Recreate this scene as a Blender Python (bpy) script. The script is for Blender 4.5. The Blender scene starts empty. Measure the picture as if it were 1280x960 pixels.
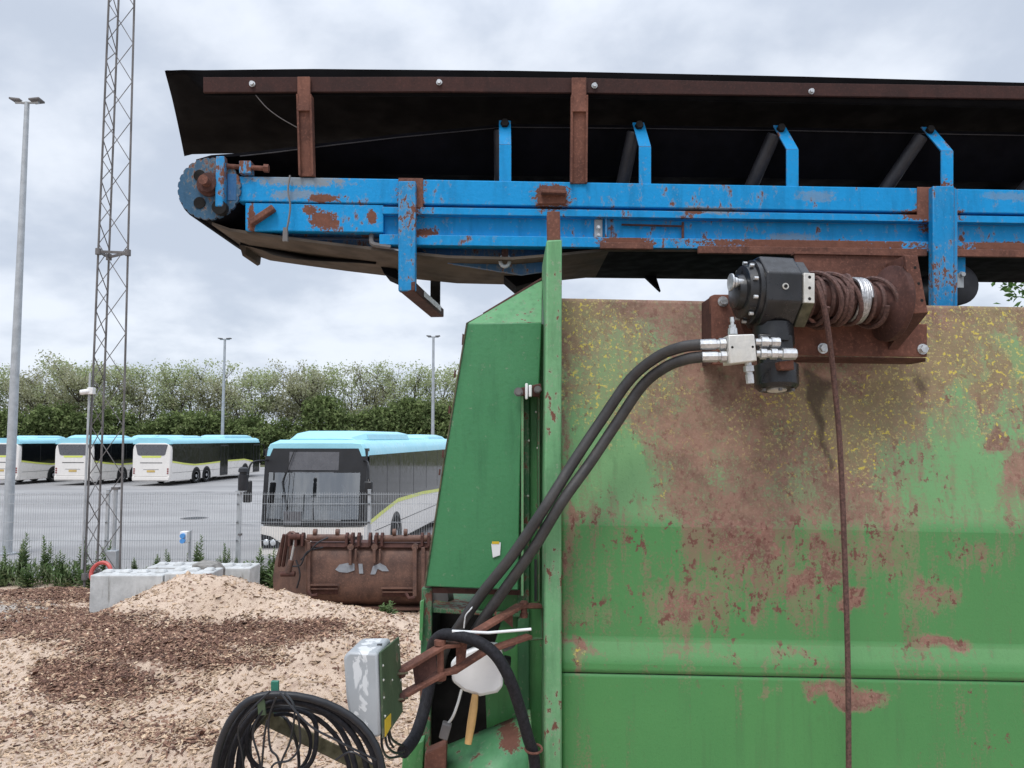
import bpy, bmesh, math, random
import numpy as np
from mathutils import Vector, noise, Matrix
R = math.radians
random.seed(7)
rng = np.random.default_rng(7)
S = bpy.context.scene
COL = S.collection

# ------------------------------------------------------------------ camera measures
FPX, HC, PIT = 960.0, 3.0, R(4.0)
CP, SP = math.cos(PIT), math.sin(PIT)

def at(px, py, Y):
    """world point seen at photo pixel (px,py) at distance Y in front of the viewer"""
    xc, yc = (px - 640) / FPX, (480 - py) / FPX
    t = Y / (CP - yc * SP)
    return Vector((xc * t, Y, HC + (SP + yc * CP) * t))

def gnd(px, py, z=0.0):
    xc, yc = (px - 640) / FPX, (480 - py) / FPX
    t = (z - HC) / (SP + yc * CP)
    return Vector((xc * t, (CP - yc * SP) * t, z))

def proj(p):
    x, y, z = p[0], p[1], p[2] - HC
    d = y * CP + z * SP
    return 640 + FPX * x / d, 480 - FPX * (z * CP - y * SP) / d

def cY(px):
    return 1.0 / (1 / 2.7 + (px - 295) / 985 * (1 / 2.85 - 1 / 2.7))

def cd(px, py, dy):
    return at(px, py, cY(px) + dy)

def cv(px, y0, dy=0.0):
    """point on the conveyor's near side; y0 is the height read at its left end"""
    Y = cY(px)
    p = at(px, 547 - (547 - y0) * 2.7 / Y, Y)
    p.y += dy
    return p

def cm(px, py, dy=0.0):
    p = at(px, py, cY(px)); p.y += dy
    return p

# ------------------------------------------------------------------ mesh builder
class MB:
    def __init__(s):
        s.v = []; s.f = []; s.col = None
    def add(s, vs, fs):
        o = len(s.v)
        s.v += [tuple(p) for p in vs]
        s.f += [tuple(i + o for i in f) for f in fs]
        return s
    def loft(s, A, B):
        n = len(A)
        fs = [tuple(range(n)), tuple(range(2 * n - 1, n - 1, -1))]
        fs += [(i, n + i, n + (i + 1) % n, (i + 1) % n) for i in range(n)]
        return s.add(list(A) + list(B), fs)
    def prism(s, poly, th, shift=(0, 0, 0)):
        """poly: 3D points; extruded by th along +Y"""
        A = [Vector(p) for p in poly]
        B = [p + Vector((0, th, 0)) + Vector(shift) for p in A]
        return s.loft(A, B)
    def rect(s, x0, x1, y0, y1, Y, th):
        return s.prism([at(x0, y0, Y), at(x1, y0, Y), at(x1, y1, Y), at(x0, y1, Y)], th)
    def crect(s, x0, x1, y0, y1, dy, th):
        n = max(1, int((x1 - x0) / 300))
        return s.prism([cv(x0, y0, dy), cv(x1, y0, dy), cv(x1, y1, dy), cv(x0, y1, dy)], th)
    def box(s, x0, x1, y0, y1, z0, z1):
        return s.loft([(x0, y0, z0), (x1, y0, z0), (x1, y0, z1), (x0, y0, z1)],
                      [(x0, y1, z0), (x1, y1, z0), (x1, y1, z1), (x0, y1, z1)])
    def bar(s, p0, p1, w, h, up=(0, 0, 1)):
        p0, p1, up = Vector(p0), Vector(p1), Vector(up)
        d = (p1 - p0).normalized()
        a = d.cross(up).normalized(); b = a.cross(d).normalized()
        q = [a * w / 2 + b * h / 2, -a * w / 2 + b * h / 2, -a * w / 2 - b * h / 2, a * w / 2 - b * h / 2]
        return s.loft([p0 + k for k in q], [p1 + k for k in q])
    def tube(s, pts, r, n=8, closed=False):
        pts = [Vector(p) for p in pts]
        m = len(pts)
        rr = r if isinstance(r, (list, tuple)) else [r] * m
        t0 = ((pts[1] - pts[-1]) if closed else (pts[1] - pts[0])).normalized()
        ref = Vector((0, 0, 1)) if abs(t0.z) < .9 else Vector((0, 1, 0))
        a = t0.cross(ref).normalized()
        vs = []; 
        for i, p in enumerate(pts):
            if closed: t = pts[(i + 1) % m] - pts[i - 1]
            else: t = pts[min(i + 1, m - 1)] - pts[max(i - 1, 0)]
            t.normalize()
            a = (a - t * a.dot(t)).normalized()
            b = t.cross(a)
            for k in range(n):
                an = 2 * math.pi * k / n
                vs.append(p + (a * math.cos(an) + b * math.sin(an)) * rr[i])
        fs = []
        for i in range(m if closed else m - 1):
            j = (i + 1) % m
            for k in range(n):
                l = (k + 1) % n
                fs.append((i * n + k, i * n + l, j * n + l, j * n + k))
        if not closed:
            fs.append(tuple(range(n))[::-1]); fs.append(tuple((m - 1) * n + k for k in range(n)))
        return s.add(vs, fs)
    def cyl(s, p0, p1, r, n=16, r1=None):
        return s.tube([p0, p1], [r, r if r1 is None else r1], n)
    def lathe(s, p0, p1, prof, n=20):
        """prof: (t along p0-p1, radius)"""
        p0, p1 = Vector(p0), Vector(p1)
        d = (p1 - p0).normalized()
        ref = Vector((0, 0, 1)) if abs(d.z) < .9 else Vector((0, 1, 0))
        a = d.cross(ref).normalized(); b = d.cross(a)
        vs = []
        for t, r in prof:
            c = p0.lerp(p1, t)
            for k in range(n):
                an = 2 * math.pi * k / n
                vs.append(c + (a * math.cos(an) + b * math.sin(an)) * r)
        m = len(prof); fs = []
        for i in range(m - 1):
            for k in range(n):
                l = (k + 1) % n
                fs.append((i * n + k, i * n + l, i * n + n + l, i * n + n + k))
        fs.append(tuple(range(n))[::-1]); fs.append(tuple((m - 1) * n + k for k in range(n)))
        return s.add(vs, fs)
    def ball(s, c, r, n=10):
        c = Vector(c); rx = r if isinstance(r, (tuple, list)) else (r, r, r)
        vs = [(c.x, c.y, c.z + rx[2])]; fs = []
        m = n // 2
        for i in range(1, m):
            th = math.pi * i / m
            for k in range(n):
                ph = 2 * math.pi * k / n
                vs.append((c.x + rx[0] * math.sin(th) * math.cos(ph), c.y + rx[1] * math.sin(th) * math.sin(ph), c.z + rx[2] * math.cos(th)))
        vs.append((c.x, c.y, c.z - rx[2]))
        for k in range(n):
            fs.append((0, 1 + k, 1 + (k + 1) % n))
        for i in range(m - 2):
            for k in range(n):
                l = (k + 1) % n
                fs.append((1 + i * n + k, 1 + (i + 1) * n + k, 1 + (i + 1) * n + l, 1 + i * n + l))
        o = 1 + (m - 2) * n
        for k in range(n):
            fs.append((o + k, len(vs) - 1, o + (k + 1) % n))
        return s.add(vs, fs)
    def bolt(s, c, r, th=.012, axis=(0, -1, 0)):
        c = Vector(c); ax = Vector(axis)
        s.cyl(c, c + ax * .003, r * 1.35, 14)
        s.cyl(c + ax * .003, c + ax * (.003 + th), r, 6)
        return s

def wloc(o):
    v = Vector((0, 0, 0))
    while o is not None:
        v += o.location; o = o.parent
    return v

def obj(name, mb, mat, parent=None, bevel=0, smooth=True, ang=38, local=False, origin=None, attrs=None, recalc=True):
    me = bpy.data.meshes.new(name)
    vs = mb.v
    off = Vector((0, 0, 0))
    if not local:
        if parent is not None: off = wloc(parent)
        else:
            if origin is None:
                xs = [v[0] for v in vs]; ys = [v[1] for v in vs]; zs = [v[2] for v in vs]
                off = Vector(((min(xs) + max(xs)) / 2, (min(ys) + max(ys)) / 2, min(zs)))
            else: off = Vector(origin)
            
    me.from_pydata([(v[0] - off.x, v[1] - off.y, v[2] - off.z) for v in vs], [], mb.f)
    if recalc:
        bm = bmesh.new(); bm.from_mesh(me)
        bmesh.ops.recalc_face_normals(bm, faces=bm.faces)
        bm.to_mesh(me); bm.free()
    if smooth:
        me.polygons.foreach_set('use_smooth', [True] * len(me.polygons))
        me.set_sharp_from_angle(angle=R(ang))
    if attrs:
        for k, vals in attrs.items():
            if len(vals) and not np.isscalar(vals[0]):
                a = me.attributes.new(k, 'FLOAT_COLOR', 'POINT')
                a.data.foreach_set('color', np.asarray(vals, dtype=np.float32).ravel())
            else:
                a = me.attributes.new(k, 'FLOAT', 'POINT')
                a.data.foreach_set('value', np.asarray(vals, dtype=np.float32))
    me.materials.append(mat)
    o = bpy.data.objects.new(name, me)
    COL.objects.link(o)
    if parent is not None: o.parent = parent
    elif not local: o.location = off
    if bevel:
        b = o.modifiers.new('bevel', 'BEVEL'); b.width = bevel; b.segments = 2
        b.limit_method = 'ANGLE'; b.angle_limit = R(40)
    return o

def tag(o, label=None, cat=None, group=None, kind=None):
    if label: o['label'] = label
    if cat: o['category'] = cat
    if group: o['group'] = group
    if kind: o['kind'] = kind
    return o

def thing(name, loc, label, cat, group=None):
    o = bpy.data.objects.new(name, None); COL.objects.link(o)
    o.location = Vector(loc); o.empty_display_size = .2
    return tag(o, label, cat, group)

def copy_tree(o, parent=None):
    c = o.copy(); COL.objects.link(c)
    if parent is not None: c.parent = parent
    for ch in [k for k in bpy.data.objects if k.parent == o]:
        copy_tree(ch, c)
    return c

def spline(pts, n=8, closed=False):
    P = [Vector(p) for p in pts]; m = len(P); out = []
    for i in range(m if closed else m - 1):
        if closed: a, b, c, d = P[i - 1], P[i], P[(i + 1) % m], P[(i + 2) % m]
        else: a, b, c, d = P[max(i - 1, 0)], P[i], P[i + 1], P[min(i + 2, m - 1)]
        for k in range(n):
            t = k / n
            out.append(.5 * ((2 * b) + (c - a) * t + (2 * a - 5 * b + 4 * c - d) * t * t + (3 * b - a - 3 * c + d) * t ** 3))
    if not closed: out.append(P[-1])
    return out

ORD = ['first', 'second', 'third', 'fourth', 'fifth', 'sixth', 'seventh', 'eighth', 'ninth', 'tenth', 'eleventh', 'twelfth',
       'thirteenth', 'fourteenth', 'fifteenth', 'sixteenth', 'seventeenth', 'eighteenth', 'nineteenth', 'twentieth',
       'twenty-first', 'twenty-second', 'twenty-third', 'twenty-fourth', 'twenty-fifth', 'twenty-sixth', 'twenty-seventh', 'twenty-eighth', 'twenty-ninth', 'thirtieth']

# ------------------------------------------------------------------ node helper
class NT:
    def __init__(s, name):
        s.m = bpy.data.materials.new(name); s.m.use_nodes = True
        s.t = s.m.node_tree; s.t.nodes.clear()
        s.out = s.t.nodes.new('ShaderNodeOutputMaterial')
    def n(s, typ, **kw):
        nd = s.t.nodes.new(typ)
        for k, v in kw.items(): setattr(nd, k, v)
        return nd
    def set(s, sock, val):
        if hasattr(val, 'node'): s.t.links.new(val, sock)
        elif isinstance(val, (tuple, list)) and len(val) == 3 and sock.type == 'RGBA': sock.default_value = (*val, 1)
        else: sock.default_value = val
    def obco(s): return s.n('ShaderNodeTexCoord').outputs['Object']
    def pos(s): return s.n('ShaderNodeNewGeometry').outputs['Position']
    def map(s, v, scale=(1, 1, 1), loc=(0, 0, 0)):
        nd = s.n('ShaderNodeMapping'); s.set(nd.inputs['Vector'], v)
        nd.inputs['Scale'].default_value = scale; nd.inputs['Location'].default_value = loc
        return nd.outputs[0]
    def noise(s, v, scale, detail=4, rough=.55, dist=0, col=False):
        nd = s.n('ShaderNodeTexNoise'); s.set(nd.inputs['Vector'], v)
        nd.inputs['Scale'].default_value = scale; nd.inputs['Detail'].default_value = detail
        nd.inputs['Roughness'].default_value = rough; nd.inputs['Distortion'].default_value = dist
        return nd.outputs['Color' if col else 'Fac']
    def voro(s, v, scale, feat='F1', out='Distance'):
        nd = s.n('ShaderNodeTexVoronoi', feature=feat); s.set(nd.inputs['Vector'], v)
        nd.inputs['Scale'].default_value = scale
        return nd.outputs[out]
    def math(s, op, a, b=0.0, c=None, clamp=False):
        nd = s.n('ShaderNodeMath', operation=op, use_clamp=clamp)
        s.set(nd.inputs[0], a); s.set(nd.inputs[1], b)
        if c is not None: s.set(nd.inputs[2], c)
        return nd.outputs[0]
    def mix(s, fac, a, b, mode='MIX'):
        nd = s.n('ShaderNodeMix', data_type='RGBA', blend_type=mode)
        s.set(nd.inputs['Factor'], fac); s.set(nd.inputs['A'] if False else nd.inputs[6], a); s.set(nd.inputs[7], b)
        return nd.outputs[2]
    def step(s, v, lo, hi, a=0.0, b=1.0):
        nd = s.n('ShaderNodeMapRange', interpolation_type='SMOOTHSTEP')
        s.set(nd.inputs['Value'], v)
        nd.inputs['From Min'].default_value = lo; nd.inputs['From Max'].default_value = hi
        nd.inputs['To Min'].default_value = a; nd.inputs['To Max'].default_value = b
        return nd.outputs[0]
    def attr(s, name, out='Fac'):
        return s.n('ShaderNodeAttribute', attribute_name=name).outputs[out]
    def bump(s, h, strength=.3, dist=.01):
        nd = s.n('ShaderNodeBump'); s.set(nd.inputs['Height'], h)
        nd.inputs['Strength'].default_value = strength; nd.inputs['Distance'].default_value = dist
        return nd.outputs[0]
    def pbr(s, col, rough=.5, metal=0.0, normal=None, spec=.5, coat=None):
        nd = s.n('ShaderNodeBsdfPrincipled')
        s.set(nd.inputs['Base Color'], col); s.set(nd.inputs['Roughness'], rough); s.set(nd.inputs['Metallic'], metal)
        nd.inputs['Specular IOR Level'].default_value = spec
        if normal is not None: s.set(nd.inputs['Normal'], normal)
        s.t.links.new(nd.outputs[0], s.out.inputs[0])
        return s.m

def sc(c, k): return tuple(min(1, x * k) for x in c)

RUST_A, RUST_B = (.185, .080, .056), (.085, .037, .028)

def m_paint(name, base, rough=.5, chip=.62, rust=RUST_A, fade_or_light=.25, fadecol=None, blobs=(), edgewear=0.0, scale=1.0, spec=.4):
    """old paint: faded patches, chips through to rust, grime; blobs = worn places (x, z, rx, rz)"""
    t = NT(name); p = t.pos() if blobs else t.obco()
    n1 = t.noise(p, 2.3 * scale, 5, .6)
    n2 = t.noise(t.map(p, (1, 1, .55)), 34 * scale, 8, .65)
    n3 = t.noise(t.map(p, (14, 14, 2.2)), 1.6 * scale, 5, .6)
    fc = fadecol or tuple(.6 * c + .4 * .35 for c in base)
    col = t.mix(t.step(n1, .35, .75, 0, fade_or_light), base, fc)
    col = t.mix(t.step(n3, .43, .75, 0, .5), col, sc(base, .55))
    col = t.mix(t.step(t.noise(p, 90, 3), .5, .75, 0, .25), col, sc(base, .7))
    wear = t.math('ADD', t.math('MULTIPLY', n1, .5), t.math('MULTIPLY', n2, .7))
    mask = t.step(wear, chip - .02, chip + .02)
    edge = t.step(wear, chip - .06, chip - .01, 0, .6)
    if edgewear:
        bv = t.n('ShaderNodeBevel', samples=4); bv.inputs['Radius'].default_value = edgewear
        dt = t.n('ShaderNodeVectorMath', operation='DOT_PRODUCT')
        t.set(dt.inputs[0], bv.outputs[0]); t.set(dt.inputs[1], t.n('ShaderNodeNewGeometry').outputs['Normal'])
        e = t.math('SUBTRACT', 1.0, dt.outputs['Value'])
        e = t.math('ADD', e, t.math('MULTIPLY', t.math('SUBTRACT', t.noise(p, 45, 6, .7), .55), .55))
        edge = t.math('MAXIMUM', edge, t.step(e, .03, .10, 0, .85))
        mask = t.math('MAXIMUM', mask, t.step(e, .14, .20))
    if blobs:
        sx = t.n('ShaderNodeSeparateXYZ'); t.set(sx.inputs[0], p)
        X, Z = sx.outputs[0], sx.outputs[2]
        wob = t.math('ADD', t.math('MULTIPLY', t.math('SUBTRACT', t.noise(p, 24, 6, .65), .5), 1.5), t.math('MULTIPLY', t.math('SUBTRACT', t.noise(p, 95, 5, .7), .5), 2.2))
        for bl in blobs:
            x0, z0, rx, rz = bl[:4]
            dx = t.math('ABSOLUTE', t.math('DIVIDE', t.math('SUBTRACT', X, x0), rx))
            dz = t.math('ABSOLUTE', t.math('DIVIDE', t.math('SUBTRACT', Z, z0), rz))
            pw = 2.0 if rx < rz * 3 and len(bl) == 4 and rx < .04 else 3.0
            d = t.math('ADD', t.math('POWER', t.math('ADD', t.math('POWER', dx, pw), t.math('POWER', dz, pw)), 1 / pw), wob)
            if len(bl) > 4:
                col = t.mix(t.step(d, .6, 1.15, bl[5], 0), col, bl[4])
            else:
                mask = t.math('MAXIMUM', mask, t.step(d, .93, 1.02, 1, 0))
                edge = t.math('MAXIMUM', edge, t.step(d, 1.0, 1.2, .6, 0))
    rc = t.mix(t.noise(p, 40, 6, .7), sc(rust, 1.25), sc(rust, .42))
    col = t.mix(edge, col, tuple(.5 * c + .5 * g for c, g in zip(fc, (.30, .27, .22))))
    col = t.mix(mask, col, rc)
    h = t.math('SUBTRACT', t.noise(p, 60, 4), t.math('MULTIPLY', mask, .8))
    return t.pbr(col, t.mix(mask, (rough,) * 3, (.9,) * 3), 0, t.bump(h, .35, .004), spec)

def m_rust(name, a=RUST_A, b=RUST_B, rough=.82, scale=1.0):
    t = NT(name); p = t.obco()
    n = t.noise(p, 9 * scale, 8, .7)
    n2 = t.noise(p, 110 * scale, 4, .6)
    n3 = t.noise(t.map(p, (1, 1, .25)), 18 * scale, 4, .6)
    col = t.mix(t.step(n, .3, .7), a, b)
    col = t.mix(t.step(n2, .5, .72, 0, .5), col, sc(a, 1.6))
    col = t.mix(t.step(n3, .5, .75, 0, .5), col, sc(b, .6))
    return t.pbr(col, rough, 0, t.bump(t.math('ADD', n, t.math('MULTIPLY', n2, .6)), .35, .004), .3)

def m_plain(name, col, rough=.5, metal=0.0, var=.25, scale=20.0, bump=.12, spec=.5, dust=None):
    t = NT(name); p = t.obco()
    n = t.noise(p, scale, 6, .6)
    c = t.mix(t.step(n, .3, .7), sc(col, 1 - var), sc(col, 1 + var))
    if dust:
        c = t.mix(t.step(t.noise(p, scale * .3, 6, .7), .42, .75, 0, .6), c, dust)
    r = t.step(t.noise(p, scale * 2.2, 4), .3, .7, max(.02, rough - .08), min(1, rough + .12))
    return t.pbr(c, r, metal, t.bump(n, bump, .004) if bump else None, spec)
# ------------------------------------------------------------------ materials
GREEN = (.060, .222, .070)
GREENF = (.15, .34, .165)
BLUE = (.004, .262, .60)
WORN = (.26, .24, .20)

def bl(x0, x1, y0, y1, Y=None, *extra):
    """a worn place given by its photo extents on the conveyor side (or at depth Y)"""
    xc, yc = (x0 + x1) / 2, (y0 + y1) / 2
    Yd = Y or cY(xc)
    a, b = at(x0, y0, Yd), at(x1, y1, Yd)
    return ((a.x + b.x) / 2, (a.z + b.z) / 2, abs(b.x - a.x) / 2, abs(b.z - a.z) / 2) + extra

beam_blobs = [bl(499, 529, 215, 270), bl(1147, 1193, 225, 282), bl(668, 711, 231, 262),
              bl(385, 425, 243, 253), bl(388, 418, 262, 286), bl(378, 396, 256, 268), bl(412, 424, 272, 288), bl(458, 470, 262, 280), bl(310, 318, 256, 290),
              bl(1125, 1200, 262, 276), bl(312, 440, 217, 233, None, WORN, .75), bl(340, 400, 236, 250, None, WORN, .6),
              bl(995, 1045, 238, 252, None, WORN, .4), bl(960, 1030, 288, 302, None, WORN, .5),
              bl(1225, 1290, 240, 250, None, WORN, .35), bl(845, 930, 258, 268, None, WORN, .7),
              bl(875, 1156, 298, 312), bl(1192, 1330, 300, 316), bl(748, 815, 296, 306), bl(505, 545, 283, 296),
              bl(855, 880, 262, 268)]
M = {}
M['blue'] = m_paint('blue_paint', BLUE, .5, .70, fade_or_light=.18, fadecol=(.03, .24, .52), blobs=beam_blobs, edgewear=.004, spec=.22)
M['blue_worn'] = m_paint('worn_blue_paint', sc(BLUE, .85), .5, .685, fade_or_light=.45, fadecol=(.09, .26, .47), scale=2.2, edgewear=.004, spec=.25)
M['disc'] = m_paint('greasy_blue_paint', (.018, .085, .17), .55, .70, fade_or_light=.5, fadecol=(.05, .09, .12), scale=2.0, edgewear=.003)
M['blue_dark'] = m_paint('dirty_blue_paint', (.012, .10, .26), .6, .70, fade_or_light=.6, fadecol=(.10, .13, .15), scale=1.5)
M['green'] = m_paint('green_paint', GREEN, .45, .72, edgewear=.004, scale=1.6, fade_or_light=.35, fadecol=(.10, .29, .12))
M['green_faded'] = m_paint('faded_green_paint', (.12, .31, .14), .55, .715, fade_or_light=.5, fadecol=(.20, .37, .21), scale=1.8, edgewear=.004)  # bleached post paint; also skylight painted onto the guard top
M['green_clean'] = m_paint('green_guard_paint', (.05, .205, .085), .4, .80, edgewear=.004, fade_or_light=.3, fadecol=(.085, .26, .12))
M['green_dark'] = m_paint('dirty_green_paint', (.035, .13, .055), .6, .67, edgewear=.004, scale=1.8, fade_or_light=.4, fadecol=(.08, .14, .07))
M['olive'] = m_paint('olive_paint', (.05, .085, .045), .6, .70, fade_or_light=.5, fadecol=(.10, .12, .07))
M['rust'] = m_rust('rusty_steel')
M['rust_dark'] = m_rust('dark_rusty_steel', (.095, .042, .034), (.045, .021, .018))
M['rust_cover'] = m_rust('dull_rust_primer', (.048, .019, .016), (.030, .014, .013))  # darker rust: shade under the cover painted into the rail
M['rust_bucket'] = m_rust('brown_bucket_steel', (.165, .090, .066), (.075, .045, .038), .6, .35)
M['rubber'] = m_plain('black_rubber', (.016, .017, .021), .38, 0, .3, 12, .1, .4)
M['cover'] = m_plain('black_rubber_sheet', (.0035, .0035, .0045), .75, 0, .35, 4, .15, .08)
M['belt'] = m_plain('dusty_belt_rubber', (.075, .062, .052), .8, 0, .35, 7, .2, .2, dust=(.14, .11, .085))
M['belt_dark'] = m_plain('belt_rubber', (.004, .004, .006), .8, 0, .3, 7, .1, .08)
M['roller'] = m_plain('grey_roller', (.028, .028, .034), .5, .2, .25, 14, .1)
M['hose'] = m_plain('hose_rubber', (.030, .029, .031), .52, 0, .25, 25, .12, .5, dust=(.06, .055, .05))
M['sleeve'] = m_plain('braided_sleeve', (.012, .012, .016), .7, 0, .4, 90, .5, .3)
M['black_paint'] = m_plain('black_enamel', (.012, .012, .014), .32, 0, .3, 18, .08, .5, dust=(.03, .03, .032))
M['zinc'] = m_plain('zinc_fittings', (.55, .56, .57), .38, .75, .2, 60, .1)
M['alu'] = m_plain('scuffed_aluminium', (.62, .61, .58), .45, .35, .15, 30, .15, dust=(.42, .39, .33))
M['wire'] = m_plain('bright_wire', (.45, .45, .46), .4, .8, .3, 150, .3)
M['rope'] = m_plain('rusty_wire_rope', (.10, .052, .044), .75, .1, .4, 120, .5)
M['galv'] = m_plain('galvanised_steel', (.40, .42, .44), .5, .35, .12, 6, .08)
M['galv_far'] = m_plain('galvanised_steel_pole', (.36, .38, .40), .55, .2, .12, 3, .05)
M['mast'] = m_plain('weathered_mast_steel', (.135, .128, .128), .6, .2, .3, 3, .1)
def mk_grey():
    t = NT('scuffed_grey_fibreglass'); p = t.pos()
    n = t.noise(t.map(p, (1.3, 1, .55)), 22, 7, .6, .6)
    e = at(452, 860, 1.98); sx = t.n('ShaderNodeSeparateXYZ'); t.set(sx.inputs[0], p)
    nearx = t.step(t.math('ABSOLUTE', t.math('SUBTRACT', sx.outputs[0], e.x)), .010, .034, .22, 0)
    msk = t.step(t.math('ADD', n, nearx), .665, .70, 0, .75)
    c = t.mix(t.step(t.noise(p, 7, 5), .3, .7), (.34, .36, .38), (.41, .43, .45))
    c = t.mix(msk, c, (.72, .73, .74))
    return t.pbr(c, t.mix(msk, (.4,) * 3, (.7,) * 3), 0, t.bump(msk, .2, .002), .5)
M['greybox'] = mk_grey()
M['white_plastic'] = m_plain('white_plastic', (.72, .73, .74), .35, 0, .06, 8, .03)
M['yellow'] = m_plain('yellow_reflector', (.62, .42, .03), .35, 0, .1, 40, .05)
M['orange'] = m_plain('orange_plastic', (.65, .25, .03), .35, 0, .1, 40, .05)
M['wood'] = m_plain('pale_handle', (.56, .34, .13), .55, 0, .15, 12, .08)
M['oldwood'] = m_plain('mossy_timber', (.085, .080, .05), .85, 0, .45, 30, .4, .2, dust=(.16, .15, .11))
M['dark'] = m_plain('dark_greasy_steel', (.016, .015, .015), .8, 0, .4, 10, .2, .2)  # near-black steel; also puts shade into the bay and seam sheets
M['red'] = m_plain('red_pipe', (.45, .07, .06), .45, 0, .15, 8, .05)
M['concrete'] = None
M['bus_body'] = m_plain('cream_bus_paint', (.74, .70, .66), .3, 0, .03, 2, 0, .5)
M['bus_roof'] = m_plain('pale_blue_bus_paint', (.30, .62, .73), .35, 0, .04, 2, 0, .5)
M['bus_stripe'] = m_plain('lime_stripe', (.66, .70, .14), .35, 0, .03, 2, 0, .5)
M['bus_glass'] = m_plain('tinted_bus_glass', (.006, .007, .008), .06, 0, .1, 3, 0, .5)
def mk_glass():
    t = NT('bus_windscreen_glass'); nd = t.n('ShaderNodeBsdfGlossy'); nd.inputs['Roughness'].default_value = .03
    tr = t.n('ShaderNodeBsdfTransparent'); tr.inputs[0].default_value = (.62, .66, .68, 1)
    fr = t.n('ShaderNodeFresnel'); fr.inputs[0].default_value = 1.9
    m = t.n('ShaderNodeMixShader'); t.t.links.new(t.math('ADD', fr.outputs[0], .22), m.inputs[0])
    t.t.links.new(tr.outputs[0], m.inputs[1]); t.t.links.new(nd.outputs[0], m.inputs[2]); t.t.links.new(m.outputs[0], t.out.inputs[0])
    return t.m
M['bus_windscreen'] = mk_glass()
M['bus_inside'] = m_plain('bus_cab_lining', (.10, .105, .115), .7, 0, .4, 3, 0)
M['bus_dash'] = m_plain('bus_dashboard', (.38, .40, .42), .6, 0, .5, 5, 0)
M['bus_seat'] = m_plain('bus_seat_cloth', (.22, .24, .27), .8, 0, .3, 6, 0)
M['bus_black'] = m_plain('bus_black_trim', (.012, .012, .014), .4, 0, .2, 5, 0, .5)
M['bus_grey'] = m_plain('bus_grey_panel', (.10, .10, .11), .3, 0, .1, 5, 0, .5)
M['tyre'] = m_plain('tyre_rubber', (.014, .014, .014), .8, 0, .2, 8, .1, .3)
M['rim'] = m_plain('wheel_steel', (.40, .40, .41), .4, .4, .1, 8, 0)
M['plate_yellow'] = m_plain('plate_yellow', (.55, .38, .12), .5, 0, .1, 8, 0)
M['lens_red'] = m_plain('red_lens', (.22, .02, .02), .2, 0, .1, 8, 0)
M['lens_white'] = m_plain('headlamp_lens', (.7, .72, .74), .12, .3, .05, 8, 0)
M['cctv'] = m_plain('camera_housing', (.7, .7, .7), .4, 0, .05, 8, 0)
M['bluebox'] = m_plain('blue_socket', (.08, .28, .62), .4, 0, .1, 8, 0)

def mk_concrete():
    t = NT('grey_concrete'); p = t.obco()
    n = t.noise(p, 4, 8, .65); n2 = t.noise(p, 60, 5, .6)
    c = t.mix(t.step(n, .3, .7), (.40, .41, .41), (.56, .57, .57))
    c = t.mix(t.step(n2, .55, .75, 0, .4), c, (.25, .25, .24))
    c = t.mix(t.step(t.noise(t.map(p, (6, 6, .8)), 1.6, 5, .65), .55, .72, 0, .75), c, (.19, .185, .165))
    return t.pbr(c, .85, 0, t.bump(t.math('ADD', n, n2), .4, .01), .3)
M['concrete'] = mk_concrete()

def mk_leaf(name, a, b, c, trans=.25):
    t = NT(name); p = t.obco()
    n = t.noise(p, .55, 3, .6); n2 = t.noise(p, 5.0, 3, .6)
    col = t.mix(t.step(n, .35, .65), a, b)
    col = t.mix(t.step(n2, .48, .66, 0, .85), col, c)
    d = t.n('ShaderNodeBsdfDiffuse'); t.set(d.inputs[0], col)
    tr = t.n('ShaderNodeBsdfTranslucent'); t.set(tr.inputs[0], col)
    m = t.n('ShaderNodeMixShader'); m.inputs[0].default_value = trans
    t.t.links.new(d.outputs[0], m.inputs[1]); t.t.links.new(tr.outputs[0], m.inputs[2])
    t.t.links.new(m.outputs[0], t.out.inputs[0])
    return t.m
M['leaf_sparse'] = mk_leaf('sparse_spring_leaves', (.29, .34, .145), (.38, .43, .22), (.72, .74, .58), .45)
M['leaf_tan'] = mk_leaf('tan_spring_leaves', (.28, .29, .15), (.36, .36, .22), (.68, .68, .57), .45)
M['leaf_hedge'] = mk_leaf('dark_hedge_leaves', (.080, .118, .046), (.155, .205, .075), (.29, .32, .16))
M['leaf_green'] = mk_leaf('fresh_green_leaves', (.06, .12, .035), (.09, .17, .05), (.14, .22, .08))
M['leaf_weed'] = mk_leaf('weed_leaves', (.11, .17, .07), (.18, .245, .12), (.33, .37, .23))
M['bark'] = m_plain('grey_bark', (.085, .07, .058), .9, 0, .3, 3, .2, .2)

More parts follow.
